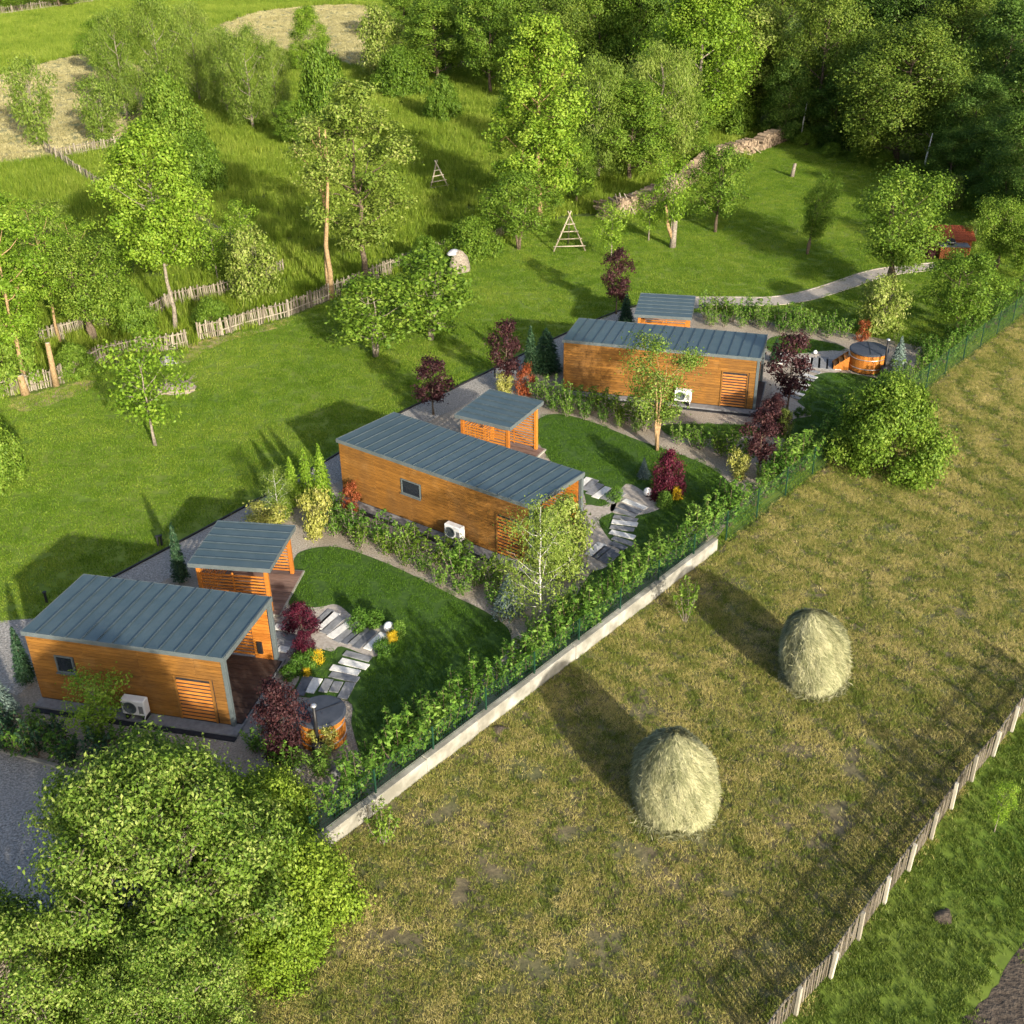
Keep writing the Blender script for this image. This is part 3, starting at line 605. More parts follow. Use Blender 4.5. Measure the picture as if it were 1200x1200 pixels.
for A, B, w, m in (
    # diagonal paved run of the first garden
    ((-7.39, 35.17), (-6.96, 36.05), .32, 'stone_g'), ((-7.28, 34.84), (-6.77, 35.87), .40, 'stone_w'), ((-7.08, 34.57), (-6.51, 35.59), .36, 'stone_g'), ((-6.80, 34.30), (-6.14, 35.19), .36, 'stone_w'),
    ((-6.54, 34.03), (-5.95, 34.92), .34, 'stone_g'), ((-6.24, 33.92), (-5.69, 34.86), .32, 'stone_d'), ((-5.99, 33.86), (-5.46, 34.80), .30, 'stone_g'), ((-5.78, 33.65), (-5.22, 34.68), .32, 'stone_d'), ((-5.36, 33.54), (-4.82, 34.51), .34, 'stone_w'),
    ((-6.15, 33.35), (-5.17, 32.93), .30, 'stone_g'), ((-6.25, 32.90), (-5.22, 32.48), .32, 'stone_w'), ((-6.53, 32.52), (-5.49, 32.15), .32, 'stone_w'), ((-6.51, 32.13), (-5.48, 31.77), .32, 'stone_g'),
    ((-7.45, 30.98), (-7.28, 32.00), .38, 'stone_d'), ((-7.12, 31.11), (-6.91, 31.90), .36, 'stone_w'), ((-6.65, 31.14), (-6.51, 31.84), .32, 'stone_g'), ((-6.27, 31.13), (-6.16, 31.69), .34, 'stone_g'), ((-5.93, 30.76), (-5.73, 31.63), .38, 'stone_g'),
    ((-8.98, 35.05), (-8.03, 34.70), .34, 'stone_w'), ((-8.89, 34.56), (-8.09, 34.28), .40, 'stone_d'), ((-8.72, 34.08), (-8.05, 33.86), .34, 'stone_g'), ((-8.62, 33.67), (-8.22, 33.56), .34, 'stone_w'), ((-8.31, 36.31), (-8.07, 36.25), .40, 'stone_w'),
    ((-8.63, 32.32), (-8.35, 32.80), .6, 'stone_b'), ((-8.23, 32.12), (-7.91, 32.55), .6, 'stone_b'), ((-8.39, 31.65), (-8.04, 32.07), .5, 'stone_b'),
    # second garden
    ((3.20, 45.58), (3.60, 46.30), .36, 'stone_w'), ((3.29, 45.18), (3.86, 46.12), .36, 'stone_g'), ((3.46, 44.78), (4.07, 45.71), .36, 'stone_g'), ((3.71, 44.46), (4.39, 45.38), .36, 'stone_w'), ((4.07, 44.30), (4.72, 45.21), .34, 'stone_g'), ((4.35, 43.99), (5.00, 44.89), .36, 'stone_g'),
    ((4.98, 44.20), (5.88, 43.41), .32, 'stone_w'), ((4.79, 43.75), (5.58, 43.05), .34, 'stone_d'), ((4.53, 43.38), (5.37, 42.77), .30, 'stone_g'),
    ((4.40, 42.79), (5.40, 42.40), .30, 'stone_g'), ((4.29, 42.36), (5.37, 42.05), .34, 'stone_w'), ((4.19, 41.94), (5.18, 41.63), .32, 'stone_g'), ((4.15, 41.52), (5.15, 41.01), .34, 'stone_w'), ((4.22, 41.03), (5.03, 40.47), .30, 'stone_g'), ((4.12, 40.63), (4.68, 40.14), .34, 'stone_d'),
    ((3.13, 39.66), (3.75, 40.57), .45, 'stone_w'), ((3.36, 39.46), (3.95, 40.30), .34, 'stone_d'), ((3.52, 39.26), (4.14, 40.09), .30, 'stone_d'), ((3.71, 39.06), (4.30, 39.82), .30, 'stone_d'), ((2.35, 38.22), (2.88, 39.02), .4, 'stone_g'),
    # third garden
    ((15.03, 59.26), (15.51, 60.85), .8, 'stone_w'), ((16.51, 58.84), (16.88, 60.05), .5, 'stone_w'), ((16.87, 58.59), (17.26, 60.03), .55, 'stone_g'), ((17.27, 58.46), (17.72, 60.14), .55, 'stone_g'), ((17.66, 58.32), (18.06, 59.75), .5, 'stone_g'), ((17.98, 58.31), (18.33, 59.50), .5, 'stone_w'),
    ((16.29, 58.49), (16.99, 57.88), .32, 'stone_g'), ((15.99, 57.80), (16.64, 57.20), .30, 'stone_w'), ((15.72, 57.46), (16.42, 56.86), .24, 'stone_g'), ((15.32, 56.90), (15.99, 56.20), .30, 'stone_w'), ((14.99, 56.24), (15.73, 55.66), .30, 'stone_g'), ((14.72, 55.59), (15.45, 55.02), .28, 'stone_w'), ((14.56, 55.05), (15.17, 54.60), .28, 'stone_g')):
    slab(A, B, w, m)

# ================================================================== cabins
def part_box(name, parent, loc, x0, x1, y0, y1, z0, z1, mat):
    """box part whose origin is `loc` (its pieces are placed from there)"""
    me_ = box_mesh(name, x1-x0, y1-y0, z1-z0, mat)
    for v in me_.vertices: v.co += Vector((x0, y0, z0))
    return mesh_obj(name, me_, None, parent, loc)
def board_rows(parent, length, z0, ztop, holes, mat, place, pitch=.14, seed=0):
    """horizontal cladding boards on a wall; holes = [(x0,x1,z0,z1)]; place(x, z, len) -> location, rotation"""
    rg = random.Random(seed); cache = {}
    z = z0
    while z < ztop-.03:
        h = min(pitch, ztop-z); segs = [(0.0, length)]
        for hx0, hx1, hz0, hz1 in holes:
            if z+h*.5 > hz0 and z+h*.5 < hz1:
                segs = [s for a, b in segs for s in ((a, min(b, hx0)), (max(a, hx1), b)) if s[1]-s[0] > .02]
        for a, b in segs:
            cut = [a]; p = 2.02*math.ceil((a+.4)/2.02)
            while p < b-.3: cut.append(p); p += 2.02
            cut.append(b)
            for u, v in zip(cut, cut[1:]):
                ln = round(v-u, 2)
                key = (ln, round(h, 3))
                if key not in cache: cache[key] = box_mesh('board', max(ln-.006, .02), .022, h-.012, mat, .004)
                loc, rot = place(u, z)
                o = mesh_obj('board', cache[key], None, parent, (loc[0], loc[1], loc[2]), rot)
        z += pitch
def cabin(idx, label, window, louver, n_panels):
    x, y, a, Lc = CABINS[idx]
    c = root('timber_cabin', label, 'cabin', (x, y, 0), a, 'timber cabins in a row')
    h1, h2 = 3.0, 2.79; t = .10; TZ = .16; dep = 2.15          # terrace depth at the right end
    zt = lambda v: h1+(h2-h1)*v/CW-.17
    pl = box('plinth', -.04, Lc+.25, -.42, CW+.05, 0.0, .12, M['plinth'], c, .01)
    box('dark_strip', -.04, Lc+.25, -.62, -.424, 0.0, .05, M['dark'], c)  # low dark strip along the front of the plinth
    # front wall
    w = box('wall', .02, Lc-.12, .03, .03+t, TZ-.04, h1-.16, M['dark'], c)
    # openings: the core is dark, so recess is built from separate frames in front of it
    holes = [louver]+([window] if window else [])
    board_rows(w, Lc-.14, TZ, h1-.17, [(q[0]-.02, q[1]+.02, q[2], q[3]) for q in holes], M['board'], lambda u, z: ((u, -.024, z-TZ+.04), (0, 0, 0)), seed=idx)
    # left end wall
    w2 = box('wall', .0, .02+t-.03, .03+t, CW-.03, TZ-.04, h2-.17, M['dark'], c)
    board_rows(w2, CW-.06-t, TZ, h2-.18, [], M['board'], lambda u, z: ((-.002, u+.004, z-TZ+.04), (0, 0, math.pi/2)), seed=idx+10)
    # back wall up to the terrace
    w3 = box('wall', .02, Lc-dep, CW-.13, CW-.03, TZ-.04, h2-.17, M['dark'], c)
    board_rows(w3, Lc-dep-.02, TZ, h2-.18, [], M['board'], lambda u, z: ((u, .102, z-TZ+.04), (0, 0, 0)), seed=idx+20)
    # glazed wall behind the terrace
    g = box('glass_wall', Lc-dep, Lc-dep+.05, .14, CW-.14, TZ, h2-.2, M['glass'], c)
    for q in np.linspace(.14, CW-.2, 4): box('mullion', .052, .09, q-.14, q-.08, 0, h2-.36, M['trim'], g)
    # terrace floor of dark boards
    fl = box('terrace_floor', Lc-dep+.06, Lc+.2, .14, CW-.14, .1205, .145, M['dark'], c)
    nb = 14; bw = (CW-.3)/nb; bme = box_mesh('deck_board', dep+.12, bw-.012, .024, M['darkdeck'], .003)
    for i in range(nb): mesh_obj('deck_board', bme, None, fl, (0, .01+i*bw, .026))
    # terrace back side: slats then a solid orange panel
    s = box('screen_post', Lc-dep+.1, Lc-dep+.18, CW-.13, CW-.05, TZ, h2-.2, M['orange'], c)
    sl = box_mesh('slat', dep-1.05, .035, .085, M['orange'], .004)
    zz = TZ+.06
    while zz < h2-.35: mesh_obj('slat', sl, None, c, (Lc-dep+.19, CW-.11, zz)); zz += .145
    pn = box('side_panel', Lc-.82, Lc-.13, CW-.13, CW-.06, TZ, h2-.2, M['dark'], c)
    board_rows(pn, .69, 0, h2-.2-TZ, [], M['orange'], lambda u, z: ((u, -.024, z), (0, 0, 0)), seed=idx+30)
    board_rows(pn, .69, 0, h2-.2-TZ, [], M['orange'], lambda u, z: ((u, .072, z), (0, 0, 0)), seed=idx+31)
    box('meter_box', .16, .34, -.10, -.026, .25, .75, M['black'], pn)
    # grey end frame
    box('frame_post', Lc-.12, Lc+.02, -.02, .13, .121, h1-.17, M['trim'], c, .005)
    box('frame_post', Lc-.12, Lc+.02, CW-.12, CW+.03, .121, h2-.17, M['trim'], c, .005)
    # louvred panel in the front wall
    x0, x1, z0, z1 = louver
    lv = part_box('louvre', c, (x0, -.03, z0), .01, x1-x0-.01, .045, .055, .01, z1-z0-.01, M['dark'])
    for nm, q in (('frame', (0, .06, -.005, .065, 0, z1-z0)), ('frame', (x1-x0-.06, x1-x0, -.005, .065, 0, z1-z0)), ('frame', (.062, x1-x0-.062, -.005, .065, z1-z0-.06, z1-z0))):
        box(nm, *q, M['board'], lv)
    sl = box_mesh('slat', x1-x0-.13, .02, .095, M['orange'], .003)
    zz = .05
    while zz < z1-z0-.14:
        mesh_obj('slat', sl, None, lv, (.065, .012, zz), (rad(-24), 0, 0)); zz += .15
    # window
    if window:
        x0, x1, z0, z1 = window
        wd = part_box('window', c, (x0, -.02, z0), .01, x1-x0-.01, .036, .044, .01, z1-z0-.01, M['dark'])
        box('pane', .05, x1-x0-.05, .022, .034, .05, z1-z0-.05, M['glass'], wd)
        for q in ((0, x1-x0, 0, .05), (0, x1-x0, z1-z0-.05, z1-z0)): box('frame', q[0], q[1], -.012, .045, q[2], q[3], M['trim'], wd)
        for q in ((0, .05), (x1-x0-.05, x1-x0)): box('frame', q[0], q[1], -.012, .045, .052, z1-z0-.052, M['trim'], wd)
        box('sill', -.03, x1-x0+.03, -.07, -.014, -.03, -.003, M['trim'], wd)
    # roof: sloping deck, seamed panels, fascia
    sl_ang = math.atan2(h2-h1, CW)
    r = part_box('roof', c, (0, 0, h1-.02), .03, Lc-.03, .03, CW/math.cos(sl_ang)-.03, -.13, -.012, M['dark']); r.rotation_euler = (sl_ang, 0, 0)
    Wd = CW/math.cos(sl_ang)
    pw = (Lc+.06)/n_panels
    bm = bmesh.new()
    prof = [(0, 0), (pw-.034, 0), (pw-.026, .045), (pw-.004, .045), (pw-.001, 0), (pw-.001, -.009), (0, -.009)]
    v0 = [bm.verts.new((p, -.05, q)) for p, q in prof]; v1 = [bm.verts.new((p, Wd+.05, q)) for p, q in prof]
    n_ = len(prof)
    for i in range(n_):
        f = bm.faces.new((v0[i], v0[(i+1) % n_], v1[(i+1) % n_], v1[i])); f.material_index = 1 if i in (1, 2, 3) else 0
    bm.faces.new(v0[::-1]); bm.faces.new(v1); bmesh.ops.recalc_face_normals(bm, faces=bm.faces[:])
    pm = bpy.data.meshes.new('panel'); bm.to_mesh(pm); bm.free(); pm.materials.append(M['roof']); pm.materials.append(M['seam'])
    for i in range(n_panels): mesh_obj('panel', pm, None, r, (-.03+i*pw, 0, 0))
    box('fascia', -.05, Lc+.05, -.07, -.052, -.155, .008, M['trim'], r); box('fascia', -.05, Lc+.05, Wd+.052, Wd+.07, -.155, .008, M['trim'], r)
    box('fascia', -.052, -.034, -.05, Wd+.05, -.155, .012, M['trim'], r); box('fascia', Lc+.034, Lc+.06, -.05, Wd+.05, -.17, .02, M['trim'], r)
    return c
cabin(0, 'shortest timber cabin, half hidden by the big leafy tree beside the gravel drive', (.95, 1.62, 1.42, 2.12), (5.25, 6.6, .16, 1.98), 13)
cabin(1, 'long timber cabin with a dark window and a white air unit, between two garden lawns', (3.55, 4.6, 1.42, 2.12), (8.55, 9.75, .16, 2.12), 19)
cabin(2, 'long timber cabin of brightest orange cladding, behind the many-stemmed garden tree', None, (8.28, 9.62, .16, 2.12), 19)

def pavilion(idx, label):
    x, y, a, w, d, h = PAVS[idx]
    c = root('garden_pavilion', label, 'pavilion', (x, y, 0), a, 'small slatted pavilions')
    dk = box('deck', .08, w+.18, .05, d+.05, 0, .10, M['concrete'], c)
    nb = 16; bw = (d-.1)/nb; bme = box_mesh('deck_board', w+.02, bw-.01, .025, M['deck'], .003)
    for i in range(nb): mesh_obj('deck_board', bme, None, dk, (.03, .03+i*bw, .1015))
    pm = box_mesh('post', .15, .15, h-.13-.13, M['orange'], .008)
    for px, py in ((.16, .16), (w-.31, .16), (.16, d-.31), (w-.31, d-.31)): mesh_obj('post', pm, None, c, (px, py, .13))
    def screen(nm, length, loc, rz, zt):
        s_ = part_box(nm, c, loc, length*.5-.03, length*.5+.03, .032, .06, .05, zt+.05, M['orange']); s_.rotation_euler = (0, 0, rz)
        sm = box_mesh('slat', length, .03, .072, M['orange'], .003); z = .12
        while z < zt: mesh_obj('slat', sm, None, s_, (0, 0, z)); z += .138
        return s_
    screen('slat_screen', w-.65, (.32, .20, .12), 0, h-.62)
    screen('slat_screen', w-.65, (.32, d-.26, .12), 0, h-.55)
    screen('slat_screen', d-.65, (.27, .32, .12), math.pi/2, h-.55)
    for yy in (.20, d-.30): box('beam', .10, w-.10, yy, yy+.10, h-.255, h-.132, M['orange'], c)
    r = part_box('roof', c, (0, 0, h), .02, w-.02, .02, d-.02, -.13, -.012, M['trim'])
    npn = 6; pw = d/npn
    prof = [(0, 0), (pw-.036, 0), (pw-.03, .04), (pw-.006, .04), (pw-.001, 0), (pw-.001, -.009), (0, -.009)]
    bm = bmesh.new(); n_ = len(prof)
    v0 = [bm.verts.new((-.02, p, q)) for p, q in prof]; v1 = [bm.verts.new((w+.02, p, q)) for p, q in prof]
    for i in range(n_):
        f = bm.faces.new((v0[i], v0[(i+1) % n_], v1[(i+1) % n_], v1[i])); f.material_index = 1 if i in (1, 2, 3) else 0
    bm.faces.new(v0[::-1]); bm.faces.new(v1); bmesh.ops.recalc_face_normals(bm, faces=bm.faces[:])
    pmm = bpy.data.meshes.new('panel'); bm.to_mesh(pmm); bm.free(); pmm.materials.append(M['roof']); pmm.materials.append(M['seam'])
    for i in range(npn): mesh_obj('panel', pmm, None, r, (0, i*pw, 0))
    box('fascia', -.03, w+.03, -.024, -.002, -.165, .012, M['trim'], r); box('fascia', -.03, w+.03, d+.002, d+.024, -.165, .012, M['trim'], r)
    box('fascia', -.045, -.023, -.02, d+.02, -.165, .014, M['trim'], r); box('fascia', w+.023, w+.045, -.02, d+.02, -.165, .014, M['trim'], r)
pavilion(0, 'slatted pavilion with flat seamed roof behind the shortest cabin')
pavilion(1, 'slatted pavilion with flat seamed roof beside the long cabin with a dark window')
pavilion(2, 'slatted pavilion with flat seamed roof where the paved path starts')

def ac_unit(idx, u, label, off=-.42, z=.35):
    x, y, a, l = CABINS[idx]; p = local_poly(x, y, a, u, u+1, off, 0)[0]
    c = root('air_unit', label, 'air conditioner', (p[0], p[1], 0), a, 'white outdoor air units')
    body = box('body', 0, .86, 0, .32, z, z+.62, M['white'], c, .03)
    lathe('fan_ring', [(.23, 0), (.24, .02), (.20, .022), (.20, .006)], M['trim'], body, (.33, -.001, .31)).rotation_euler = (math.pi/2, 0, 0)
    for k in range(5): box('grille_bar', .14+.09*k, .15+.09*k, -.026, -.014, .14, .48, M['trim'], body)
    box('service_cover', .64, .80, -.012, -.001, .12, .42, M['plinth'], body)
    for q in (.08, .70): box('foot', q, q+.08, .02, .40, .121, z-.002, M['black'], c)
    tube('hose', [(.80, .1, z-.01), (.82, -.02, z-.06), (.80, -.05, z-.22), (.78, -.02, .13)], .018, M['white'], c)
ac_unit(0, 3.35, 'white air unit at the shortest cabin, partly behind bright leaves')
ac_unit(1, 6.15, 'white air unit with hanging hose on the long cabin with a window')
ac_unit(2, 6.0, 'white air unit behind the many-stemmed garden tree')

def hot_tub(p, rz, label, chim, R=.95):
    c = root('hot_tub', label, 'hot tub', (p[0], p[1], 0), rz, 'round wooden hot tubs'); H = 1.0
    lathe('base', [(R-.02, 0), (R-.02, .1)], M['black'], c, (0, 0, .03))
    n = 28; sm = box_mesh('stave', 2*math.pi*R/n-.006, .05, H, M['orange'], .008, (.5, .5, 0))
    for i in range(n):
        t = 2*math.pi*i/n; mesh_obj('stave', sm, None, c, (R*math.cos(t), R*math.sin(t), .08), (0, 0, t+math.pi/2))
    for z in (.3, .82): lathe('hoop', [(R+.03, z), (R+.045, z), (R+.045, z+.04), (R+.03, z+.04)], M['steel'], c, (0, 0, 0), 36)
    ld = lathe('lid', [(R+.06, 0), (R+.10, .03), (R+.10, .09), (R+.04, .125), (R*.5, .15), (.02, .155)], M['lid'], c, (0, 0, 1.085), 40, False)
    box('lid_seam', -R-.03, R+.03, -.012, .012, .156, .166, M['black'], ld)
    for z in (.02,): pass
    st = part_box('steps', c, (0, -R-.06, 0), -.38, .38, -.06, -.03, .05, .62, M['orange'])
    for i in range(3): box('tread', -.4, .4, -.26*(3-i), -.26*(2-i)-.01, .22*(i+1)-.02, .22*(i+1)+.025, M['orange'], st)
    for q in (-.44, .405):
        V = [(q, 0, .03), (q, -.8, .03), (q, -.8, .18), (q, -.02, .82), (q, 0, .82)]; n_ = len(V)
        V2 = [(v[0]+.035, v[1], v[2]) for v in V]
        F = [tuple(range(n_)), tuple(range(n_, 2*n_))[::-1]]+[(i, (i+1) % n_, n_+(i+1) % n_, n_+i) for i in range(n_)]
        mesh_obj('side', raw_mesh('side', V+V2, F, M['orange']), None, st)
    ch = Vector(chim)
    st_ = lathe('stove', [(.2, 0), (.22, .03), (.22, .62), (.17, .68)], M['black'], c, (ch.x, ch.y, .03), 16)
    pp = tube('stove_pipe', [(ch.x, ch.y, .7), (ch.x, ch.y, 2.15)], .055, M['black'], c, 12)
    lathe('cap', [(.06, 0), (.10, .03), (.11, .06), (.06, .10), (.01, .12)], M['steel'], c, (ch.x, ch.y, 2.15), 14)
hot_tub((-6.28, 28.77), 3.66, 'round wooden hot tub with black stove pipe, below the white stepping slabs', (.47, .83), .72)
hot_tub((19.68, 58.48), -1.75, 'round wooden hot tub with side steps on grey paving beside a blue spruce', (1.15, .75))

def globe(p, r, label):
    c = root('globe_lamp', label, 'garden lamp', (p[0], p[1], 0), 0, 'white globe lamps in the gardens')
    prof = [(r*.35, .05)]+[(r*math.sin(t), .05+r-r*math.cos(t)) for t in np.linspace(.4, math.pi-.05, 10)]
    lathe('globe', prof, M['white'], c, (0, 0, 0), 20); lathe('collar', [(r*.5, .0), (r*.5, .03), (r*.42, .06)], M['black'], c, (0, 0, .02), 14)
globe((-4.64, 34.62), .2, 'white globe lamp beside a yellow shrub and grey slabs')
globe((6.08, 44.55), .2, 'white globe lamp in front of the round maroon shrub')
globe((17.33, 60.53), .12, 'small white globe lamp at the edge of the far garden lawn')
globe((2.38, 38.85), .16, 'white globe lamp half hidden under the drooping birch')

# ================================================================== wall, fences
wall = root('boundary_wall', 'low pale concrete wall along the hay field', 'wall', (FENCE_0.x, FENCE_0.y, 0), math.atan2(FENCE_DIR.y, FENCE_DIR.x))
rg = random.Random(3); s = -.6; WL = 21.4
while s < WL:
    ln = min(rg.uniform(2.3, 2.7), WL-s+.01)
    b = box('wall_section', s, s+ln-.012, -.15+rg.uniform(-.015, .015), .12, -.05, .56+rg.uniform(-.012, .012), M['concrete'], wall, .018)
    b.rotation_euler = (0, 0, rg.uniform(-.004, .004)); s += ln
fence = root('wire_fence', 'green welded wire fence with posts on and beyond the concrete wall', 'fence', (FENCE_0.x, FENCE_0.y, 0), math.atan2(FENCE_DIR.y, FENCE_DIR.x))
PH_ = 1.42
pm = box_mesh('post', .05, .05, 1.0, M['green_metal'], .006, (.5, .5, 0)); geo = []
for i in range(26):
    xx = .05+i*.098; geo.append(tube_geo([(xx, 0, 0), (xx, 0, .95)], [.0035]*2, 3, False))
for i in range(6):
    zz = .02+i*.185; geo.append(tube_geo([(0, .005, zz), (2.5, .005, zz)], [.0055]*2, 3, False))
V, F = join_geo(geo); wm = raw_mesh('mesh_panel', V, F, M['green_metal'])
for i in range(30):
    on_wall = i*2.5 < WL; z = .56 if on_wall else .0; sc = .95 if on_wall else 1.45
    o = mesh_obj('post', pm, None, fence, (i*2.5-.2, .02, z-.02)); o.scale = (1, 1, sc)
    if i < 29: o = mesh_obj('mesh_panel', wm, None, fence, (i*2.5-.2, .02, z+.02)); o.scale = (1, 1, .92 if on_wall else 1.4); o['kind'] = 'stuff'
PICK = [box_mesh('picket', .085, .02, 1.0, M['grey_wood'], 0, (.5, .5, 0)), box_mesh('picket', .07, .022, 1.0, M['grey_wood'], 0, (.5, .5, 0))]
for m_ in PICK:
    for v in m_.vertices:
        if v.co.z > .9 and v.co.x < 0: v.co.z -= .05
PICKP = [box_mesh('picket', .048, .02, 1.0, M['mid_wood'], 0, (.5, .5, 0))]
def picket_fence(label, pts, h, gap=.125, post_every=2.0, pale=False, seed=0, miss=.04, post_h=1.08, lean=.06, thick_post=.09, rail_side=-1):
    rg = random.Random(seed); p0 = Vector(pts[0])
    f = root('picket_fence', label, 'fence', (p0.x, p0.y, 0), 0, None)
    pk = PICKP if pale else PICK; mat = M['pale_wood'] if pale else M['grey_wood']
    post = box_mesh('post', thick_post, thick_post, 1.0, mat, .006, (.5, .5, 0)); carry = 0; pc = 0
    for A, B in zip(pts, pts[1:]):
        a = Vector(A)-p0; b = Vector(B)-p0; d = b-a; l = d.length; u = d/l; ang = math.atan2(u.y, u.x); nn = Vector((-u.y, u.x))
        for z in (.3*h, .8*h):
            q = a+nn*.035*rail_side; r_ = box('rail', 0, l, -.018, .018, 0, .06, M['mid_wood'] if pale else mat, f); r_.location = (q.x, q.y, z); r_.rotation_euler = (0, 0, ang)
        t = carry
        while t < l:
            q = a+u*t
            if rg.random() > miss:
                o = mesh_obj('picket', rg.choice(pk), None, f, (q.x, q.y, rg.uniform(-.04, .03)), (rg.gauss(0, lean*.6), rg.gauss(0, lean), ang)); o.scale = (rg.uniform(.7, 1.2), 1, h*rg.uniform(.88, 1.08))
            t += gap*rg.uniform(.85, 1.15)
        carry = t-l
        t = pc
        while t < l:
            q = a+u*t-nn*.085; o = mesh_obj('post', post, None, f, (q.x, q.y, -.03), (rg.gauss(0, .02), rg.gauss(0, .02), ang)); o.scale = (1, 1, h*post_h+.03); t += post_every
        pc = t-l
    return f
picket_fence('leaning grey picket fence under the cut trunks with a dirt verge', [(-29.42, 54.69), (-26.78, 56.63), (-24.92, 57.80), (-24.00, 59.16), (-23.20, 61.08), (-21.43, 62.28), (-19.87, 62.61), (-18.87, 63.22)], 1.05, seed=1)
picket_fence('grey picket fence behind the two tall roadside trees and sunny verge', [(-18.51, 64.28), (-17.27, 64.92), (-16.12, 66.13), (-13.81, 67.93), (-11.54, 70.92), (-8.46, 75.34)], 1.05, seed=2)
picket_fence('short weathered picket fence next to the tarp-covered heap', [(-8.46, 75.34), (-6.34, 78.55), (-4.00, 80.18), (-2.62, 81.11), (-0.77, 82.87), (0.31, 84.52)], 1.0, seed=3)
picket_fence('second weathered picket fence inside the tall grass', [(-28.82, 62.82), (-26.92, 64.61), (-25.43, 66.08), (-23.89, 66.88), (-22.36, 67.84), (-21.46, 70.24), (-18.75, 71.88), (-16.87, 73.80), (-15.41, 76.37)], 1.0, seed=4)
picket_fence('shaded picket fence crossing the tall grass slope', [(-44.62, 113.98), (-38.95, 105.33), (-35.18, 99.78), (-30.67, 94.92), (-24.44, 88.46), (-20.79, 83.65), (-17.89, 79.29)], 1.0, gap=.2, seed=5)
picket_fence('sunlit picket fence bordering the dry mown meadow', [(-42.50, 110.39), (-40.53, 112.32), (-38.33, 114.30), (-36.15, 116.34)], 1.2, gap=.2, seed=6)
picket_fence('distant picket fence below the bright round trees', [(-11.02, 152.48), (-6.82, 155.23), (-1.38, 160.62), (3.21, 164.35)], 1.3, gap=.22, seed=7)
picket_fence('far picket fence on the edge of the uppermost meadow', [(-91.00, 216.62), (-85.12, 225.28), (-77.96, 237.15), (-76.27, 242.41)], 1.6, gap=.3, seed=8)
picket_fence('pale picket fence with thick posts between hay field and green pasture', [(5.78, 17.22), (6.49, 18.04), (8.05, 19.50), (9.82, 21.53), (11.83, 23.81), (13.69, 26.04), (15.56, 27.96), (16.53, 29.10), (18.51, 31.11)], .88, gap=.115, rail_side=1, post_every=1.55, pale=True, seed=9, miss=.01, post_h=1.18, lean=.03, thick_post=.095)

# ================================================================== haystacks
def haystack(p, H, R, seed, label, lean):
    rg = np.random.default_rng(seed); c = root('haystack', label, 'haystack', (p[0], p[1], 0), 0, 'haystacks on the mown field')
    prof = [(0, .74), (.12, .87), (.3, .98), (.45, 1.0), (.6, .96), (.74, .86), (.84, .73), (.91, .57), (.96, .40), (.99, .20), (1.0, .05)]
    tt = np.array([q[0] for q in prof]); rr = np.array([q[1] for q in prof]); sides = 40; nz = 18
    ph = rg.uniform(0, 6.28, 6)
    def rad_(t, az):
        return R*np.interp(t, tt, rr)*(1+.06*np.sin(2*az+ph[5]+t*2)+.05*np.sin(3*az+ph[0])+.045*np.sin(5*az+ph[1]+t*3)+.035*np.sin(9*az+ph[2]-t*5)+.035*np.sin(t*9+ph[3]+az)+.02*np.sin(17*az+t*11+ph[4]))
    def pos(t, az, k=1.0):
        r = rad_(t, az)*k; return np.stack([r*np.cos(az)+lean[0]*t**1.5*H, r*np.sin(az)+lean[1]*t**1.5*H, t*H*np.ones_like(az)], -1)
    V = []
    for t in 1-(1-np.linspace(0, 1, nz))**1.5:
        for k in range(sides): V.append(pos(np.array(t), np.array(2*math.pi*k/sides), .985))
    F = [(i*sides+k, i*sides+(k+1) % sides, (i+1)*sides+(k+1) % sides, (i+1)*sides+k) for i in range(nz-1) for k in range(sides)]
    F.append(tuple((nz-1)*sides+k for k in range(sides)))
    mesh_obj('hay_core', raw_mesh('hay_core', V, F, M['hay'], True), None, c)
    n = 30000; t = rg.random(n)**.9; az = rg.uniform(0, 6.28, n); P = pos(t, az, 1.0+rg.uniform(-.012, .02, n))
    P2 = pos(np.clip(t-.04, 0, 1), az+.05); down = unit(P2-P+1e-6)
    out = np.stack([np.cos(az), np.sin(az), .35+1.2*t], 1)
    al = down+rg.normal(size=(n, 3))*.36
    tuft = .5+.14*np.sin(az*9+ph[4]+np.sin(t*11+az*3)*2.2)+.13*np.sin(az*23+t*17+np.sin(az*7)*2)-.14*(t > .75)*np.sin(az*2+ph[1]); P[:, 2] = np.maximum(P[:, 2], .02)
    st = leaf_mesh('straw', P, out+rg.normal(size=(n, 3))*.35, rg.uniform(.12, .5, n), np.clip(tuft+rg.normal(0, .2, n), 0, 1), L['straw'], .06, rg, al, .02)
    mesh_obj('straw', st, None, c)['kind'] = 'stuff'
    m = 1500; az = rg.uniform(0, 6.28, m); r = R*(.8+np.abs(rg.normal(0, .16, m))); P = np.stack([r*np.cos(az), r*np.sin(az), rg.uniform(.02, .08, m)], 1)
    ls = leaf_mesh('loose_straw', P, np.array([0, 0, 1.])+rg.normal(size=(m, 3))*.3, rg.uniform(.12, .35, m), np.clip(rg.normal(.5, .25, m), 0, 1), L['straw'], .07, rg)
    mesh_obj('loose_straw', ls, None, c)['kind'] = 'stuff'
haystack((4.72, 25.32), 2.8, 1.2, 1, 'rounder haystack with its shadow reaching the concrete wall', (-.02, .03))
haystack((10.38, 31.44), 2.72, 1.13, 2, 'haystack leaning to one side, farther from the pale picket fence', (-.10, .05))
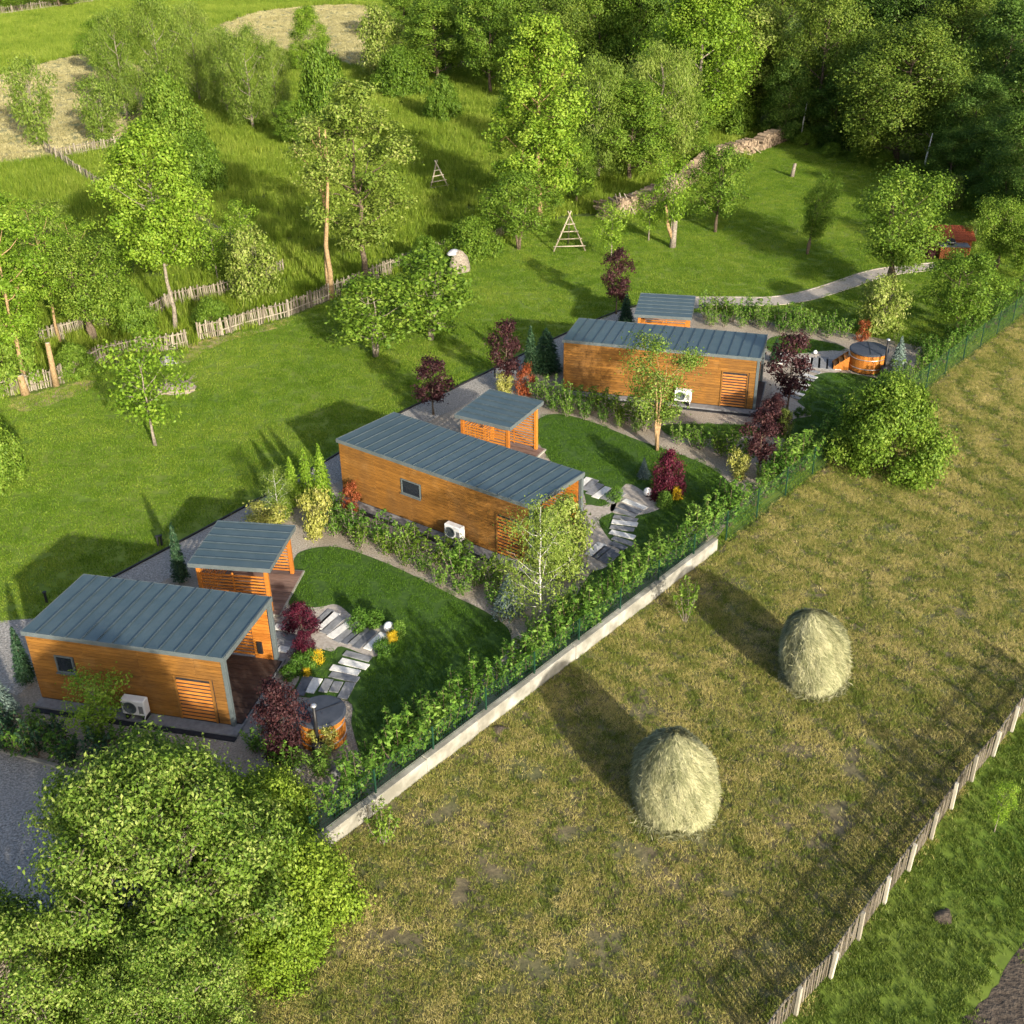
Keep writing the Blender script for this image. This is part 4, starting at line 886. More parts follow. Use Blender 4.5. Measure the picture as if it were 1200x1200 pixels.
# ================================================================== plants: one prototype mesh pair per kind
make_tree('linden', 11, 12, 3.0, 4.4, 'oval', 28, 20, 24, .25, L['spring'], M['bark_grey'], .13, .32, .12)
make_tree('ash', 12, 12.5, 3.3, 2.8, 'oval', 24, 13, 24, .26, L['pale'], M['bark'], .18, .29, .105, inner=.3)
make_tree('ash_b', 13, 12, 3.2, 3.4, 'vase', 18, 12, 22, .25, L['spring'], M['bark_tan'], .15, .30, .11, inner=.3)
make_tree('poplar', 14, 14, 3.1, 2.6, 'column', 32, 20, 24, .27, L['spring'], M['bark_tan'], .17, .36, .115)
make_tree('maple', 15, 12, 4.0, 2.2, 'round', 28, 20, 24, .31, L['fresh'], M['bark'], .2, .31, .11)
make_tree('maple_b', 16, 12, 3.8, 2.0, 'column', 24, 26, 24, .28, L['spring'], M['bark_grey'], .2, .38, .14)
make_tree('chestnut', 17, 12, 3.8, 2.0, 'round', 24, 24, 24, .34, L['pale'], M['bark'], .22, .36, .13)
make_tree('willow', 18, 9, 3.8, 1.2, 'round', 22, 17, 28, .36, L['willow'], M['bark_grey'], .16, .33, .13, droop=.16, aspect=.24, inner=.3)
make_tree('dark_a', 19, 14, 4.4, .8, 'round', 24, 26, 24, .32, L['wood_dark'], M['bark'], .25, .38, .14)
make_tree('dark_b', 20, 15, 3.8, .6, 'column', 24, 26, 24, .32, L['wood_dark'], M['bark'], .25, .40, .15)
make_tree('oak', 21, 14, 5.8, 2.0, 'round', 34, 26, 26, .30, L['olive'], M['bark'], .28, .34, .12)
make_tree('olive_b', 22, 14, 4.2, .8, 'column', 24, 24, 24, .30, L['olive'], M['bark'], .25, .40, .15)
make_tree('fruit', 23, 5.5, 2.5, 1.6, 'round', 18, 17, 20, .19, L['fresh'], M['bark'], .10, .34, .12, inner=.3, multi=2)
make_tree('fruit_b', 24, 6, 2.4, 1.7, 'vase', 15, 22, 22, .18, L['fresh'], M['bark'], .13, .40, .16, inner=.25, multi=3)
make_tree('fruit_c', 25, 5, 2.2, 1.4, 'round', 16, 13, 22, .17, L['fresh'], M['bark_grey'], .09, .32, .13, multi=2, inner=.3)
make_tree('sapling', 26, 5, 1.8, 1.4, 'vase', 12, 13, 18, .15, L['spring'], M['bark_grey'], .07, .40, .18)
make_tree('stemmy', 27, 5.6, 2.0, 1.7, 'vase', 13, 16, 20, .15, L['apple'], M['bark_tan'], .075, .38, .16, multi=4, trunk_top=.75)
make_tree('bush', 28, 3.6, 2.8, .2, 'dome', 34, 24, 28, .17, L['fresh'], M['bark'], .06, .27, .10, multi=4)
make_tree('bush_o', 48, 3.6, 2.8, .3, 'dome', 32, 26, 38, .115, L['fresh'], M['bark'], .06, .27, .095, multi=4)
make_tree('bush_b', 29, 4, 2.2, .4, 'vase', 18, 15, 20, .2, L['willow'], M['bark_grey'], .05, .32, .13, multi=5, aspect=.35, inner=.3)
make_tree('bush_p', 30, 3.4, 1.6, .2, 'column', 14, 20, 24, .16, L['pale'], M['bark_grey'], .05, .45, .18, multi=3)
make_tree('halfdead', 31, 11, 2.2, 6.8, 'vase', 7, 12, 20, .22, L['pale'], M['bark_tan'], .17, .42, .18, trunk_top=.95, twig=9, multi=2)
make_tree('birch', 32, 4.7, 1.5, .7, 'column', 20, 16, 20, .095, L['willow'], M['birch'], .036, .42, .18, droop=.22, aspect=.4, trunk_top=.97)
make_tree('purple', 33, 3.6, 1.0, .9, 'oval', 12, 16, 18, .12, L['purple'], M['bark'], .05, .42, .18, trunk_top=.95)
make_tree('maroon', 34, 1.3, .75, .05, 'dome', 14, 20, 22, .065, L['maroon'], M['bark'], .02, .42, .16)
make_tree('purple_bush', 35, 2.4, 1.1, .1, 'oval', 14, 18, 24, .10, L['purple'], M['bark'], .03, .42, .17, multi=3)
make_tree('apple', 36, 6.3, 4.3, .9, 'dome', 88, 17, 26, .165, L['apple'], M['bark_grey'], .2, .19, .068, inner=.15, multi=3, trunk_top=.6, aspect=.55, twig=8)
make_tree('bramble', 37, 1.9, 2.2, .05, 'dome', 24, 34, 28, .11, L['bramble'], M['bark'], .04, .36, .13, multi=4)
make_tree('golden', 38, 1.4, .8, .05, 'vase', 10, 16, 20, .10, L['yellow'], M['bark_grey'], .02, .42, .2, multi=3)
make_tree('tuft_green', 39, .6, .5, .02, 'dome', 8, 14, 18, .06, L['hedge'], M['bark'], .01, .45, .2)
make_tree('tuft_yellow', 40, .5, .4, .02, 'dome', 7, 12, 16, .055, L['petal'], M['bark'], .01, .45, .2)
make_tree('tuft_rust', 41, 1.5, .7, .05, 'oval', 8, 14, 18, .09, L['rust'], M['bark'], .02, .45, .2, multi=2)
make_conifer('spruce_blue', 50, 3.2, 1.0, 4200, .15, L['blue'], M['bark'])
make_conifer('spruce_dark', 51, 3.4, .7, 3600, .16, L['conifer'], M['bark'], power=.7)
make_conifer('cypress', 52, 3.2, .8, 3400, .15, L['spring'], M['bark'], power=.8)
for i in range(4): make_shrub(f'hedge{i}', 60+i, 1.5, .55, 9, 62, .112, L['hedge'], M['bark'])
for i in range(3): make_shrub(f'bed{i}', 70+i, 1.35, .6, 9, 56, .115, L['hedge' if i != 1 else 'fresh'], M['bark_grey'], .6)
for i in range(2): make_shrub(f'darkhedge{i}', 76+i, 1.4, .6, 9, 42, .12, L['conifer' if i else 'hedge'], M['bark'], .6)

# ---- trees by the old fences (left)
tree('linden', (-20.17, 65.45, 12.09, 6.19), 'tall tree with dense bright crown on a bare slender trunk at the picket fence', rz=1.0)
tree('ash', (-9.52, 73.31, 13.12, 8.09), 'tall broad tree with pale leaf sprays standing in the picket fence')
tree('halfdead', (-11.50, 71.08, 11.20, 5.03), 'half bare tree with forked orange trunk and few leaves on top', rz=2.2)
tree('ash_b', (-26.32, 57.51, 10.23, 5.99), 'airy leafy tree with pale trunk behind the leaning picket fence')
tree('ash_b', (-28.53, 57.59, 10.66, 5.32), 'leafy tree cut by the frame edge near the leaning picket fence')
tree('ash_b', (-26.82, 64.34, 8.16, 4.18), 'airy yellow-green tree inside the second picket fence')
tree('linden', (-30.29, 65.16, 6.91, 4.00), 'leafy yellow-green tree behind the second picket fence, near the frame edge')
tree('ash_b', (-26.00, 67.40, 6.40, 4.64), 'broad airy yellow-green tree left of the tall bare-trunked tree')
tree('maple_b', (-28.30, 61.15, 7.67, 4.49), 'full green tree between the picket fences by the thick pale stump')
tree('bush_p', (-32.99, 80.98, 3.70, 3.65), 'pale round bush in the tall grass below the dry meadow')
tree('sapling', (-24.65, 68.23, 4.47, 3.15), 'slim leafy tree inside the second picket fence')
tree('sapling', (-19.65, 74.79, 3.96, 2.84), 'small tree beside the shaded picket fence')
tree('bush_p', (-23.33, 80.52, 4.58, 3.62), 'pale bush tree hidden behind the tall bare-trunked tree')
tree('fruit_b', (-24.66, 64.25, 5.96, 5.46), 'spreading roadside tree with twiggy limbs behind the leaning picket fence')
tree('bush', (-22.50, 65.26, 2.79, 2.80), 'dense low tree between the two picket fences', name='bushy_tree')
tree('bush', (-27.59, 57.56, 4.17, 4.11), 'thick green bush against the leaning picket fence', name='bushy_tree')
tree('bush_p', (-16.35, 70.97, 4.47, 3.15), 'pale yellow-green young tree between two picket fences')
tree('sapling', (-18.87, 80.30, 3.97, 2.72), 'slim sapling in the tall grass above the pale young tree')
tree('sapling', (-17.47, 50.36, 5.53, 4.08), 'slender garden tree with bare trunk alone on the mown lawn', rz=.4)
tree('fruit_c', (-7.69, 61.24, 4.71, 5.75), 'low spreading orchard tree in front of the fence, touching its twin', rz=.7)
tree('fruit_c', (-4.65, 63.73, 5.17, 6.43), 'larger orchard tree before the tarp-covered heap, touching its twin', rz=2.9)
tree('bush', (-23.98, 46.58, 3.91, 3.09), 'leafy shrub at the mown lawn edge, cut by the frame', name='bushy_tree')
for px in ((-18.04, 66.07, 1.79, 2.58), (-24.15, 59.17, 1.78, 2.36), (-2.46, 79.52, 2.57, 4.21), (-5.61, 76.28, 2.26, 2.91)):
    shrub('bush', px, 'rank green bush growing along the old picket fence', 'bushes along the old fence', name='bush', cat='bush')
# ---- upper left meadow
tree('bush_b', (-46.16, 116.25, 8.25, 5.12), 'vase-shaped willow standing alone on the dry mown meadow')
tree('bush_b', (-40.08, 117.34, 6.13, 5.36), 'greyish willow bush at the edge of the dry mown meadow')
for q in ((-40.93, 128.82, 11.23, 6.84), (-37.28, 130.80, 12.27, 7.84), (-35.13, 137.82, 10.82, 6.33), (-30.34, 130.30, 9.26, 5.48)):
    tree('willow', q, 'tall feathery willow of the thicket above the dry meadow', 'willows of the upper thicket')
tree('maple_b', (-52.28, 159.13, 6.52, 6.08), 'dark green compact tree at the top of the dry meadow')
for q in ((-26.20, 122.68, 10.17, 6.73), (-24.10, 125.45, 8.42, 4.42)):
    tree('willow', q, 'broad willow beside the track with a dark hollow beneath', 'willows beside the track')
tree('bush', (-32.53, 115.37, 6.35, 6.10), 'bright rounded tree in front of the tall willow thicket')
tree('bush', (-25.74, 98.12, 4.59, 4.30), 'bush in the tall grass right behind the tall bare-trunked tree', name='bush')
tree('maple_b', (-25.09, 156.80, 7.83, 4.89), 'narrow tree standing beside the pale track')
tree('bush', (-17.43, 115.12, 8.62, 5.72), 'dense dark green tree behind the broad tree with pale sprays')
tree('maple', (-20.69, 114.60, 4.30, 4.12), 'rounded bush tree in the dip behind the half bare tree')
tree('bush_p', (-15.46, 151.64, 8.09, 5.27), 'bright narrow tree at the end of the pale track')
tree('maple', (-8.41, 147.52, 9.40, 9.73), 'bright round tree behind the distant picket fence')
tree('bush', (-12.23, 140.15, 5.04, 6.41), 'low bush at the end of the pale track', name='bush')
tree('bush', (-6.60, 125.50, 4.28, 4.02), 'small bright bush on the grassy slope', name='bush')
for q in ((-3.71, 164.98, 9.49, 7.96), (-14.74, 181.42, 8.62, 7.47), (-7.62, 176.63, 9.51, 9.69)):
    tree('maple', q, 'tree of the mixed edge behind the distant picket fence', 'trees behind the distant fence')
for q in ((-87.88, 224.39, 6.29, 9.15), (-82.01, 229.85, 6.43, 9.36), (-77.98, 239.86, 6.23, 9.75)):
    tree('maple', q, 'tree on the far edge of the uppermost meadow', 'trees on the uppermost meadow')
# ---- the wood edge
tree('poplar', (2.43, 87.30, 15.03, 7.51), 'tallest pale-leaved tree with tan trunk beside the wooden drying rack')
tree('fruit', (0.77, 80.95, 5.41, 5.74), 'small round leafy tree by the corner of the short picket fence')
tree('willow', (7.80, 99.87, 10.38, 6.80), 'rounded feathery tree at the left of the log stacks')
tree('maple', (10.56, 99.42, 8.23, 7.54), 'dark leafy tree overhanging the jumbled log heap')
tree('willow', (13.68, 104.65, 10.55, 7.84), 'feathery dome-shaped tree behind the log stacks')
tree('maple_b', (18.43, 114.60, 14.61, 10.03), 'tall bright green tree with visible trunk behind the log stacks')
tree('chestnut', (25.00, 120.77, 11.24, 8.91), 'pale-topped broad tree at the end of the log stacks')
tree('olive_b', (30.34, 115.68, 15.21, 7.67), 'tall olive-dark tree at the corner of the orchard lawn')
tree('oak', (34.78, 104.31, 11.65, 12.24), 'broad olive-green tree overhanging the far lawn edge')
tree('dark_a', (38.60, 97.22, 8.54, 6.33), 'dark tree with layered boughs at the right wood edge')
tree('dark_a', (38.04, 85.45, 8.77, 5.64), 'dark tree with white blossom specks behind the brick barbecue')
tree('maple', (5.64, 92.93, 5.25, 3.75), 'leafy tree with thin pale trunk left of the jumbled log heap')
tree('maple', (16.18, 106.10, 6.30, 4.74), 'leafy tree pressed against the middle log stack')
tree('bush', (22.56, 117.74, 4.14, 5.06), 'leafy bush above the brushwood pile', name='bush')
WOOD = [((-1.77, 140.38, 11.84, 7.30), 'maple'), ((1.84, 148.42, 12.39, 8.19), 'maple'), ((5.77, 129.95, 12.74, 6.79), 'olive_b'), ((10.11, 131.96, 13.30, 7.33), 'maple'), ((14.09, 129.34, 13.88, 7.64), 'maple'), ((18.22, 129.03, 14.25, 8.06), 'dark_b'),
        ((23.71, 128.63, 14.21, 8.49), 'maple_b'), ((28.71, 128.26, 14.95, 8.45), 'olive_b'), ((34.78, 132.50, 15.35, 8.70), 'dark_a'), ((38.18, 127.56, 14.88, 9.29), 'dark_b'), ((41.79, 122.91, 14.44, 9.42), 'dark_a'), ((44.34, 118.62, 13.31, 9.14), 'olive_b'),
        ((45.82, 110.99, 12.63, 8.61), 'dark_a'), ((46.53, 102.65, 12.23, 8.40), 'dark_b'), ((42.97, 87.96, 10.61, 7.03), 'dark_a'), ((33.09, 111.82, 9.86, 6.35), 'olive_b'), ((38.01, 103.17, 8.24, 6.30), 'olive_b'), ((38.12, 91.91, 6.29, 5.05), 'dark_b'), ((37.60, 79.55, 8.23, 4.72), 'dark_a'),
        ((5.40, 160.70, 11.76, 7.73), 'dark_b'), ((10.79, 156.90, 12.96, 8.62), 'olive_b'), ((30.30, 149.00, 14.22, 9.22), 'dark_a'), ((52.16, 136.14, 14.85, 9.40), 'dark_b'), ((54.21, 126.38, 14.76, 9.65), 'dark_a'), ((-0.24, 172.01, 10.89, 7.07), 'dark_a'), ((45.73, 147.69, 15.00, 10.14), 'dark_b'), ((17.77, 150.05, 13.86, 8.77), 'dark_a'),
        ((30.92, 111.25, 6.30, 4.79), 'dark_b'), ((27.05, 114.03, 7.41, 4.88), 'dark_a'), ((36.28, 94.62, 5.11, 4.16), 'dark_a'), ((37.68, 87.07, 5.12, 3.87), 'dark_a'), ((39.74, 82.53, 5.23, 4.31), 'dark_b')]
wl_ = {'maple': 'fresh green tree inside the wood', 'maple_b': 'tall spring green tree inside the wood', 'dark_a': 'dark spreading tree inside the wood', 'dark_b': 'dark upright tree inside the wood', 'olive_b': 'olive-green tree inside the wood'}
for q, kx in WOOD: tree(kx, q, wl_[kx], 'trees inside the wood')
for q in ((30.07, 107.86, 1.08, 2.36), (32.09, 105.11, 1.36, 2.61), (33.45, 103.14, 1.34, 2.27), (34.97, 98.29, 1.57, 2.46), (35.68, 93.86, 1.66, 2.36), (36.58, 89.50, 1.67, 2.40), (37.41, 85.49, 1.68, 2.31), (38.51, 82.59, 1.82, 2.49), (28.68, 112.11, 1.42, 2.44)):
    shrub('bush', q, 'low undergrowth bush along the shaded wood edge', 'undergrowth along the wood edge', name='bush', cat='bush')
# ---- orchard
tree('fruit', (15.50, 84.40, 6.23, 5.13), 'round orchard tree nearest the log stacks with thin pale trunk', rz=.2)
tree('fruit_b', (21.09, 78.78, 5.25, 2.72), 'narrow dark orchard tree leaning on the lawn', tilt=(.0, .16), rz=.1)
tree('fruit_b', (24.80, 71.12, 7.22, 6.35), 'largest orchard tree standing where the paved path passes')
tree('fruit', (26.37, 63.57, 4.75, 5.19), 'orchard tree with bare dark trunk beside the wire fence')
tree('fruit_b', (32.70, 74.52, 4.82, 3.73), 'orchard tree just right of the brick barbecue')
tree('sapling', (11.72, 80.82, 6.63, 2.77), 'tall thin orchard tree behind the split trunk stump')
tree('sapling', (7.19, 78.10, 4.01, 2.83), 'young orchard tree next to the wooden drying rack')
tree('sapling', (10.31, 82.53, 3.74, 2.72), 'small orchard tree between the drying rack and the split trunk')
tree('fruit', (33.87, 72.38, 3.85, 3.87), 'orchard tree at the fence corner beyond the barbecue')
tree('bush_p', (34.80, 89.60, 2.46, 1.73), 'greyish young tree on the lawn before the dark wood')
shrub('bush_b', (32.87, 79.39, 2.08, 2.17), 'grey-green shrub behind the brick barbecue')
shrub('purple_bush', (29.15, 77.63, 1.57, 1.54), 'dark purple shrub left of the brick barbecue')
# ---- gardens
tree('stemmy', (7.02, 49.02, 5.68, 3.91), 'many-stemmed garden tree with orange bark in front of the brightest cabin', rz=.6)
tree('birch', (1.00, 35.29, 5.05, 3.27), 'young birch with white trunk and drooping twigs next to the concrete wall', rz=.5)
tree('bush_p', (1.86, 38.67, 3.17, 2.43), 'upright leafy garden tree at the end of the long cabin with a window')
tree('bush_p', (21.88, 63.76, 3.24, 2.69), 'light leafy young tree behind the hot tub with side steps')
shrub('bush_o', (17.26, 46.78, 4.31, 5.73), 'large round bush leaning over the wire fence into the hay field', name='bush', cat='bush')
tree('purple', (-3.96, 53.39, 3.11, 1.99), 'purple-leaved tree at the gravel path behind the long cabin with a window', name='purple_plum')
tree('purple', (-0.18, 56.23, 4.05, 1.70), 'purple-leaved tree beside the rust-red shrub', name='purple_plum')
tree('purple', (6.64, 67.52, 4.11, 1.98), 'purple-leaved tree at the pavilion where the paved path starts', name='purple_plum')
tree('purple', (14.20, 53.38, 4.19, 2.15), 'purple-leaved tree over the far stepping slabs', name='purple_plum')
tree('purple', (11.37, 46.47, 3.38, 1.63), 'purple-leaved tree among hedge plants at the corner of the brightest cabin', name='purple_plum')
shrub('maroon', (-7.95, 34.86, 1.16, 1.27), 'round maroon shrub between the white slab and the paved run', name='maroon_shrub')
shrub('maroon', (-7.57, 33.13, 1.10, 0.92), 'smaller maroon shrub over yellow-green plants', name='maroon_shrub')
shrub('maroon', (6.92, 44.52, 2.23, 1.43), 'round maroon shrub behind a globe lamp on the middle garden lawn', name='maroon_shrub')
shrub('purple_bush', (-7.48, 28.06, 2.94, 1.67), 'dark purple bush beside the hot tub with black stove pipe')
shrub('purple_bush', (12.90, 50.66, 1.94, 1.67), 'dark purple bush at the corner of the brightest cabin')
shrub('golden', (-8.28, 41.59, 2.08, 1.36), 'pale golden shrub at the tip of the pavilion roof')
shrub('golden', (-10.49, 42.36, 1.10, 1.83), 'low pale golden shrub behind the pavilion roof')
shrub('golden', (10.41, 46.17, 1.24, 1.01), 'pale golden shrub below a purple tree by the curved bed')
shrub('golden', (-0.27, 55.80, 1.08, 0.99), 'small pale shrub at the foot of a purple tree')
shrub('golden', (-6.17, 27.99, 1.08, 0.93), 'pale leafy shrub right at the foot of the stove pipe')
shrub('tuft_rust', (0.77, 55.54, 1.76, 1.08), 'rust-red shrub behind the middle pavilion')
shrub('tuft_rust', (20.52, 62.46, 1.26, 0.79), 'rust-coloured conical shrub behind the hot tub with side steps')
shrub('tuft_rust', (-7.07, 43.72, 1.37, 0.90), 'reddish shrub against the corner of the long cabin with a window')
for q in ((-9.68, 44.25, 2.44, 1.12), (-9.05, 44.39, 2.78, 1.12), (-8.35, 44.21, 3.06, 1.12), (-10.09, 43.29, 1.91, 1.11)):
    shrub('cypress', q, 'light green cypress of the clump behind the first pavilion', 'cypress clump', name='cypress')
tree('birch', (-10.08, 42.78, 2.68, 1.61), 'slim pale-stemmed tree in the cypress clump')
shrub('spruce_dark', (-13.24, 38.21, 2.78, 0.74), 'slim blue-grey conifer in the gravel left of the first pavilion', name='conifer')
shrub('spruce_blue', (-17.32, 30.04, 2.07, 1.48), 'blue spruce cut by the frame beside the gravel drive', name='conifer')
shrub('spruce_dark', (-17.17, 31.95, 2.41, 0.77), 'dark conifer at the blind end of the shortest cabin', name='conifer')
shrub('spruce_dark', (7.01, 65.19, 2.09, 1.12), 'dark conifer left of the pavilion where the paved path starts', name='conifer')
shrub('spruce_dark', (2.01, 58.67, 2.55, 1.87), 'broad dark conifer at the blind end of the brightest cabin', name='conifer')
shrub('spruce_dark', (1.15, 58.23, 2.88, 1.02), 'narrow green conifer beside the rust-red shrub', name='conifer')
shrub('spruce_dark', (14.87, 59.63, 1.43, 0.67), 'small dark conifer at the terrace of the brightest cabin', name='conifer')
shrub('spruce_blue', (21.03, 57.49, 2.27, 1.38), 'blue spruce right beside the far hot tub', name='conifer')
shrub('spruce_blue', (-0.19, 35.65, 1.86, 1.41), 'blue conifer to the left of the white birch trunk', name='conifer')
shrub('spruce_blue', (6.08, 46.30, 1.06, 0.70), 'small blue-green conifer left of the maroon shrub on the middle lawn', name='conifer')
shrub('bush_p', (13.36, 50.27, 1.47, 0.66), 'pale slim shrub on the round bed by the brightest cabin')
for q in ((-5.74, 34.80, 0.86, 0.82), (-5.20, 35.12, 0.55, 0.96), (-4.24, 34.39, 0.58, 0.63), (-7.68, 32.44, 0.65, 0.79), (-7.26, 32.68, 0.61, 0.67), (-4.77, 33.22, 0.69, 0.80), (6.69, 43.61, 0.69, 0.82), (6.03, 46.63, 0.54, 0.55), (4.64, 44.28, 0.61, 0.76), (14.58, 52.55, 0.48, 0.52), (15.10, 52.74, 0.48, 0.52), (-7.91, 31.97, 0.49, 0.72)):
    shrub('tuft_green', q, 'small green perennial clump at the edge of the slabs', 'green clumps in the paved beds', name='perennial')
for q in ((-4.47, 34.03, 0.46, 0.44), (7.33, 44.20, 0.61, 0.45), (-7.06, 32.77, 0.61, 0.55), (-7.33, 32.10, 0.30, 0.36)):
    shrub('tuft_yellow', q, 'small yellow-flowered clump at the edge of the slabs', 'yellow clumps in the paved beds', name='perennial')
shrub('sapling', (-13.53, 28.85, 2.70, 2.31), 'bright leafy shrub against the front of the shortest cabin')
# ---- hedge behind the wire fence
rg = random.Random(8); s = .2
def hedge_label(s, h):
    size = 'tall' if h > 1.75 else 'knee-high' if h < 1.2 else 'mid-height'
    where = 'beside the first garden lawn' if s < 11 else 'below the long cabin with a window' if s < 16 else 'beside the middle garden lawn' if s < 24 else 'by the large round bush' if s < 33 else 'along the orchard lawn'
    return f'{size} leafy hedge plant behind the wire fence {where}', f'{size} hedge plants {where}'
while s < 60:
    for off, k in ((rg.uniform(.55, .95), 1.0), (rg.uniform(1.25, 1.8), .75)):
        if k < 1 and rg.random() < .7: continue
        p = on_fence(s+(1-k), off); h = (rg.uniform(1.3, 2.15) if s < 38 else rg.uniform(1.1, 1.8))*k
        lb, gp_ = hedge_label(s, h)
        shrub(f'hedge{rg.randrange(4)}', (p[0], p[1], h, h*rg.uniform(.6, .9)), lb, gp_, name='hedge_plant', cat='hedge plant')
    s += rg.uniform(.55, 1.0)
def row(pts, step, keys, hs, label, group, jit=.25, seed=0, name='bed_plant'):
    rg = random.Random(seed)
    for A, B in zip(pts, pts[1:]):
        a = Vector(A); b = Vector(B); n = max(1, int((b-a).length/step))
        for k in range(n):
            p = a.lerp(b, (k+.5)/n); h = rg.uniform(*hs)
            shrub(rg.choice(keys), (p.x+rg.uniform(-jit, jit), p.y+rg.uniform(-jit, jit), h, h*rg.uniform(.75, 1.05)), ('tall ' if h > 1.35 else 'low ')+label, ('tall ' if h > 1.35 else 'low ')+group, name=name)
B = ['bed0', 'bed1', 'bed2']
row([(-7.56, 42.49), (-5.37, 40.69), (-2.79, 38.80), (-0.38, 36.68)], .8, B, (1.1, 1.8), 'leafy plant in the bed below the long cabin with a window', 'plants below the long cabin', seed=1)
row([(-7.87, 42.00), (-5.68, 40.17), (-3.10, 38.06), (-0.55, 35.88)], 1.1, B, (.9, 1.3), 'leafy plant in the bed below the long cabin with a window', 'plants below the long cabin', seed=2)
row([(-7.32, 43.58), (-8.15, 42.72)], .6, B, (1.0, 1.5), 'leafy plant in the bed below the long cabin with a window', 'plants below the long cabin', seed=12)
row([(1.34, 54.88), (4.02, 53.32), (6.44, 51.36), (6.77, 50.49)], .6, B, (1.1, 1.8), 'leafy plant in the bed below the brightest cabin', 'plants below the brightest cabin', seed=3)
row([(7.73, 49.72), (9.44, 48.76), (11.23, 47.39)], .55, B, (1.1, 1.7), 'leafy plant in the bed below the brightest cabin', 'plants below the brightest cabin', seed=4)
row([(1.84, 53.60), (4.38, 52.31), (6.74, 50.21)], .9, B, (.8, 1.1), 'leafy plant in the bed below the brightest cabin', 'plants below the brightest cabin', seed=5)
row([(11.71, 66.72), (14.62, 65.45), (17.41, 64.07), (20.17, 63.01)], .6, B, (1.2, 1.8), 'leafy plant in the row beside the paved path', 'row of plants beside the paved path', seed=6)
row([(11.80, 65.56), (15.42, 64.29), (19.11, 62.79)], .8, B, (.9, 1.3), 'leafy plant in the row beside the paved path', 'row of plants beside the paved path', seed=7)
row([(22.05, 61.75), (23.71, 60.79), (24.11, 59.77)], .8, B, (.8, 1.3), 'leafy plant between the far hot tub and the wire fence', 'plants by the far hot tub', seed=8)
row([(-17.84, 28.94), (-16.27, 28.50), (-14.38, 27.85), (-12.59, 27.34)], .55, ['darkhedge0', 'darkhedge1'], (1.1, 1.6), 'dark hedge plant between the gravel drive and the shortest cabin', 'dark hedge along the drive', seed=9, name='hedge_plant')
row([(-17.85, 29.70), (-15.94, 29.15), (-12.86, 28.26), (-10.28, 27.88)], .65, ['darkhedge0', 'darkhedge1'], (.9, 1.4), 'dark hedge plant between the gravel drive and the shortest cabin', 'dark hedge along the drive', seed=10, name='hedge_plant')
row([(-8.70, 28.25), (-7.42, 27.23), (-6.01, 26.82)], .6, ['darkhedge0', 'hedge1'], (.8, 1.3), 'green plant between the big leafy tree and the hot tub', 'plants by the near hot tub', seed=11)
# ---- foreground tree and thicket
tree('apple', (-9.2, 20.6, 6.5, 7.9), 'big leafy apple-like tree overhanging the gravel drive', rz=.3)
tree('apple', (-12.4, 17.4, 4.8, 6.2), 'second leafy apple-like tree at the frame corner', rz=2.0)
tree('apple', (-8.3, 17.4, 4.2, 5.0), 'lower leafy tree below the big apple-like tree', rz=4.0)
for q in ((-6.1, 22.0, 1.9, 3.6), (-7.6, 23.6, 2.3, 3.8), (-6.3, 20.4, 1.5, 2.8), (-9.5, 24.6, 2.2, 3.4), (-7.2, 25.2, 1.5, 2.6)):
    shrub('bramble', q, 'bright green bramble thicket around the end of the concrete wall', 'bramble thicket at the wall end', name='bramble', cat='bush')
shrub('bed1', (-3.91, 24.19, 1.57, 0.99), 'small green weed bush against the concrete wall', name='bush', cat='bush')
shrub('bed1', (6.45, 35.04, 2.00, 1.01), 'slender weed bush in the field by the far end of the concrete wall', name='bush', cat='bush')
tree('sapling', (14.06, 24.27, 1.93, 0.79), 'tiny sapling in the green pasture past the pale picket fence')

# ================================================================== rural things
def rack(p, h, w, label, rz=0):
    c = root('drying_rack', label, 'rack', (p[0], p[1], 0), rz, 'hay-drying racks')
    top = Vector((0, .1, h))
    for sx in (-1, 1):
        foot = Vector((sx*w/2, -.35, -.03)); tube('leg', [foot, top+Vector((-sx*.12, 0, .15))], [.06, .045], M['pole'], c)
    tube('leg', [Vector((0, h*.55, -.03)), top], [.06, .045], M['pole'], c)
    for i in range(4):
        t = .14+i*.19; a = Vector((-w/2, -.35, 0)).lerp(top, t); b = Vector((w/2, -.35, 0)).lerp(top, t)
        d = (b-a)*.08; tube('rung', [a-d+Vector((0, -.07, 0)), b+d+Vector((0, -.07, .04))], .04, M['pole'], c)
x_, y_, h_, w_ = (4.39, 80.57, 2.65, 2.31); rack((x_, y_), h_*1.0, w_, 'pale A-shaped drying rack of poles on the sunny lawn')
x_, y_, h_, w_ = (-5.89, 97.83, 2.28, 1.87); rack((x_, y_), h_*1.0, w_, 'weathered A-shaped drying rack standing in tall grass', .5)
LOGM = []
for k_ in range(3):
    V, F = tube_geo([(0, 0, 0), (0, .5, .0), (0, 1.0, 0)], [.10+.015*k_, .11, .10], 7); LOGM.append(raw_mesh('log', V, F, M['log']))
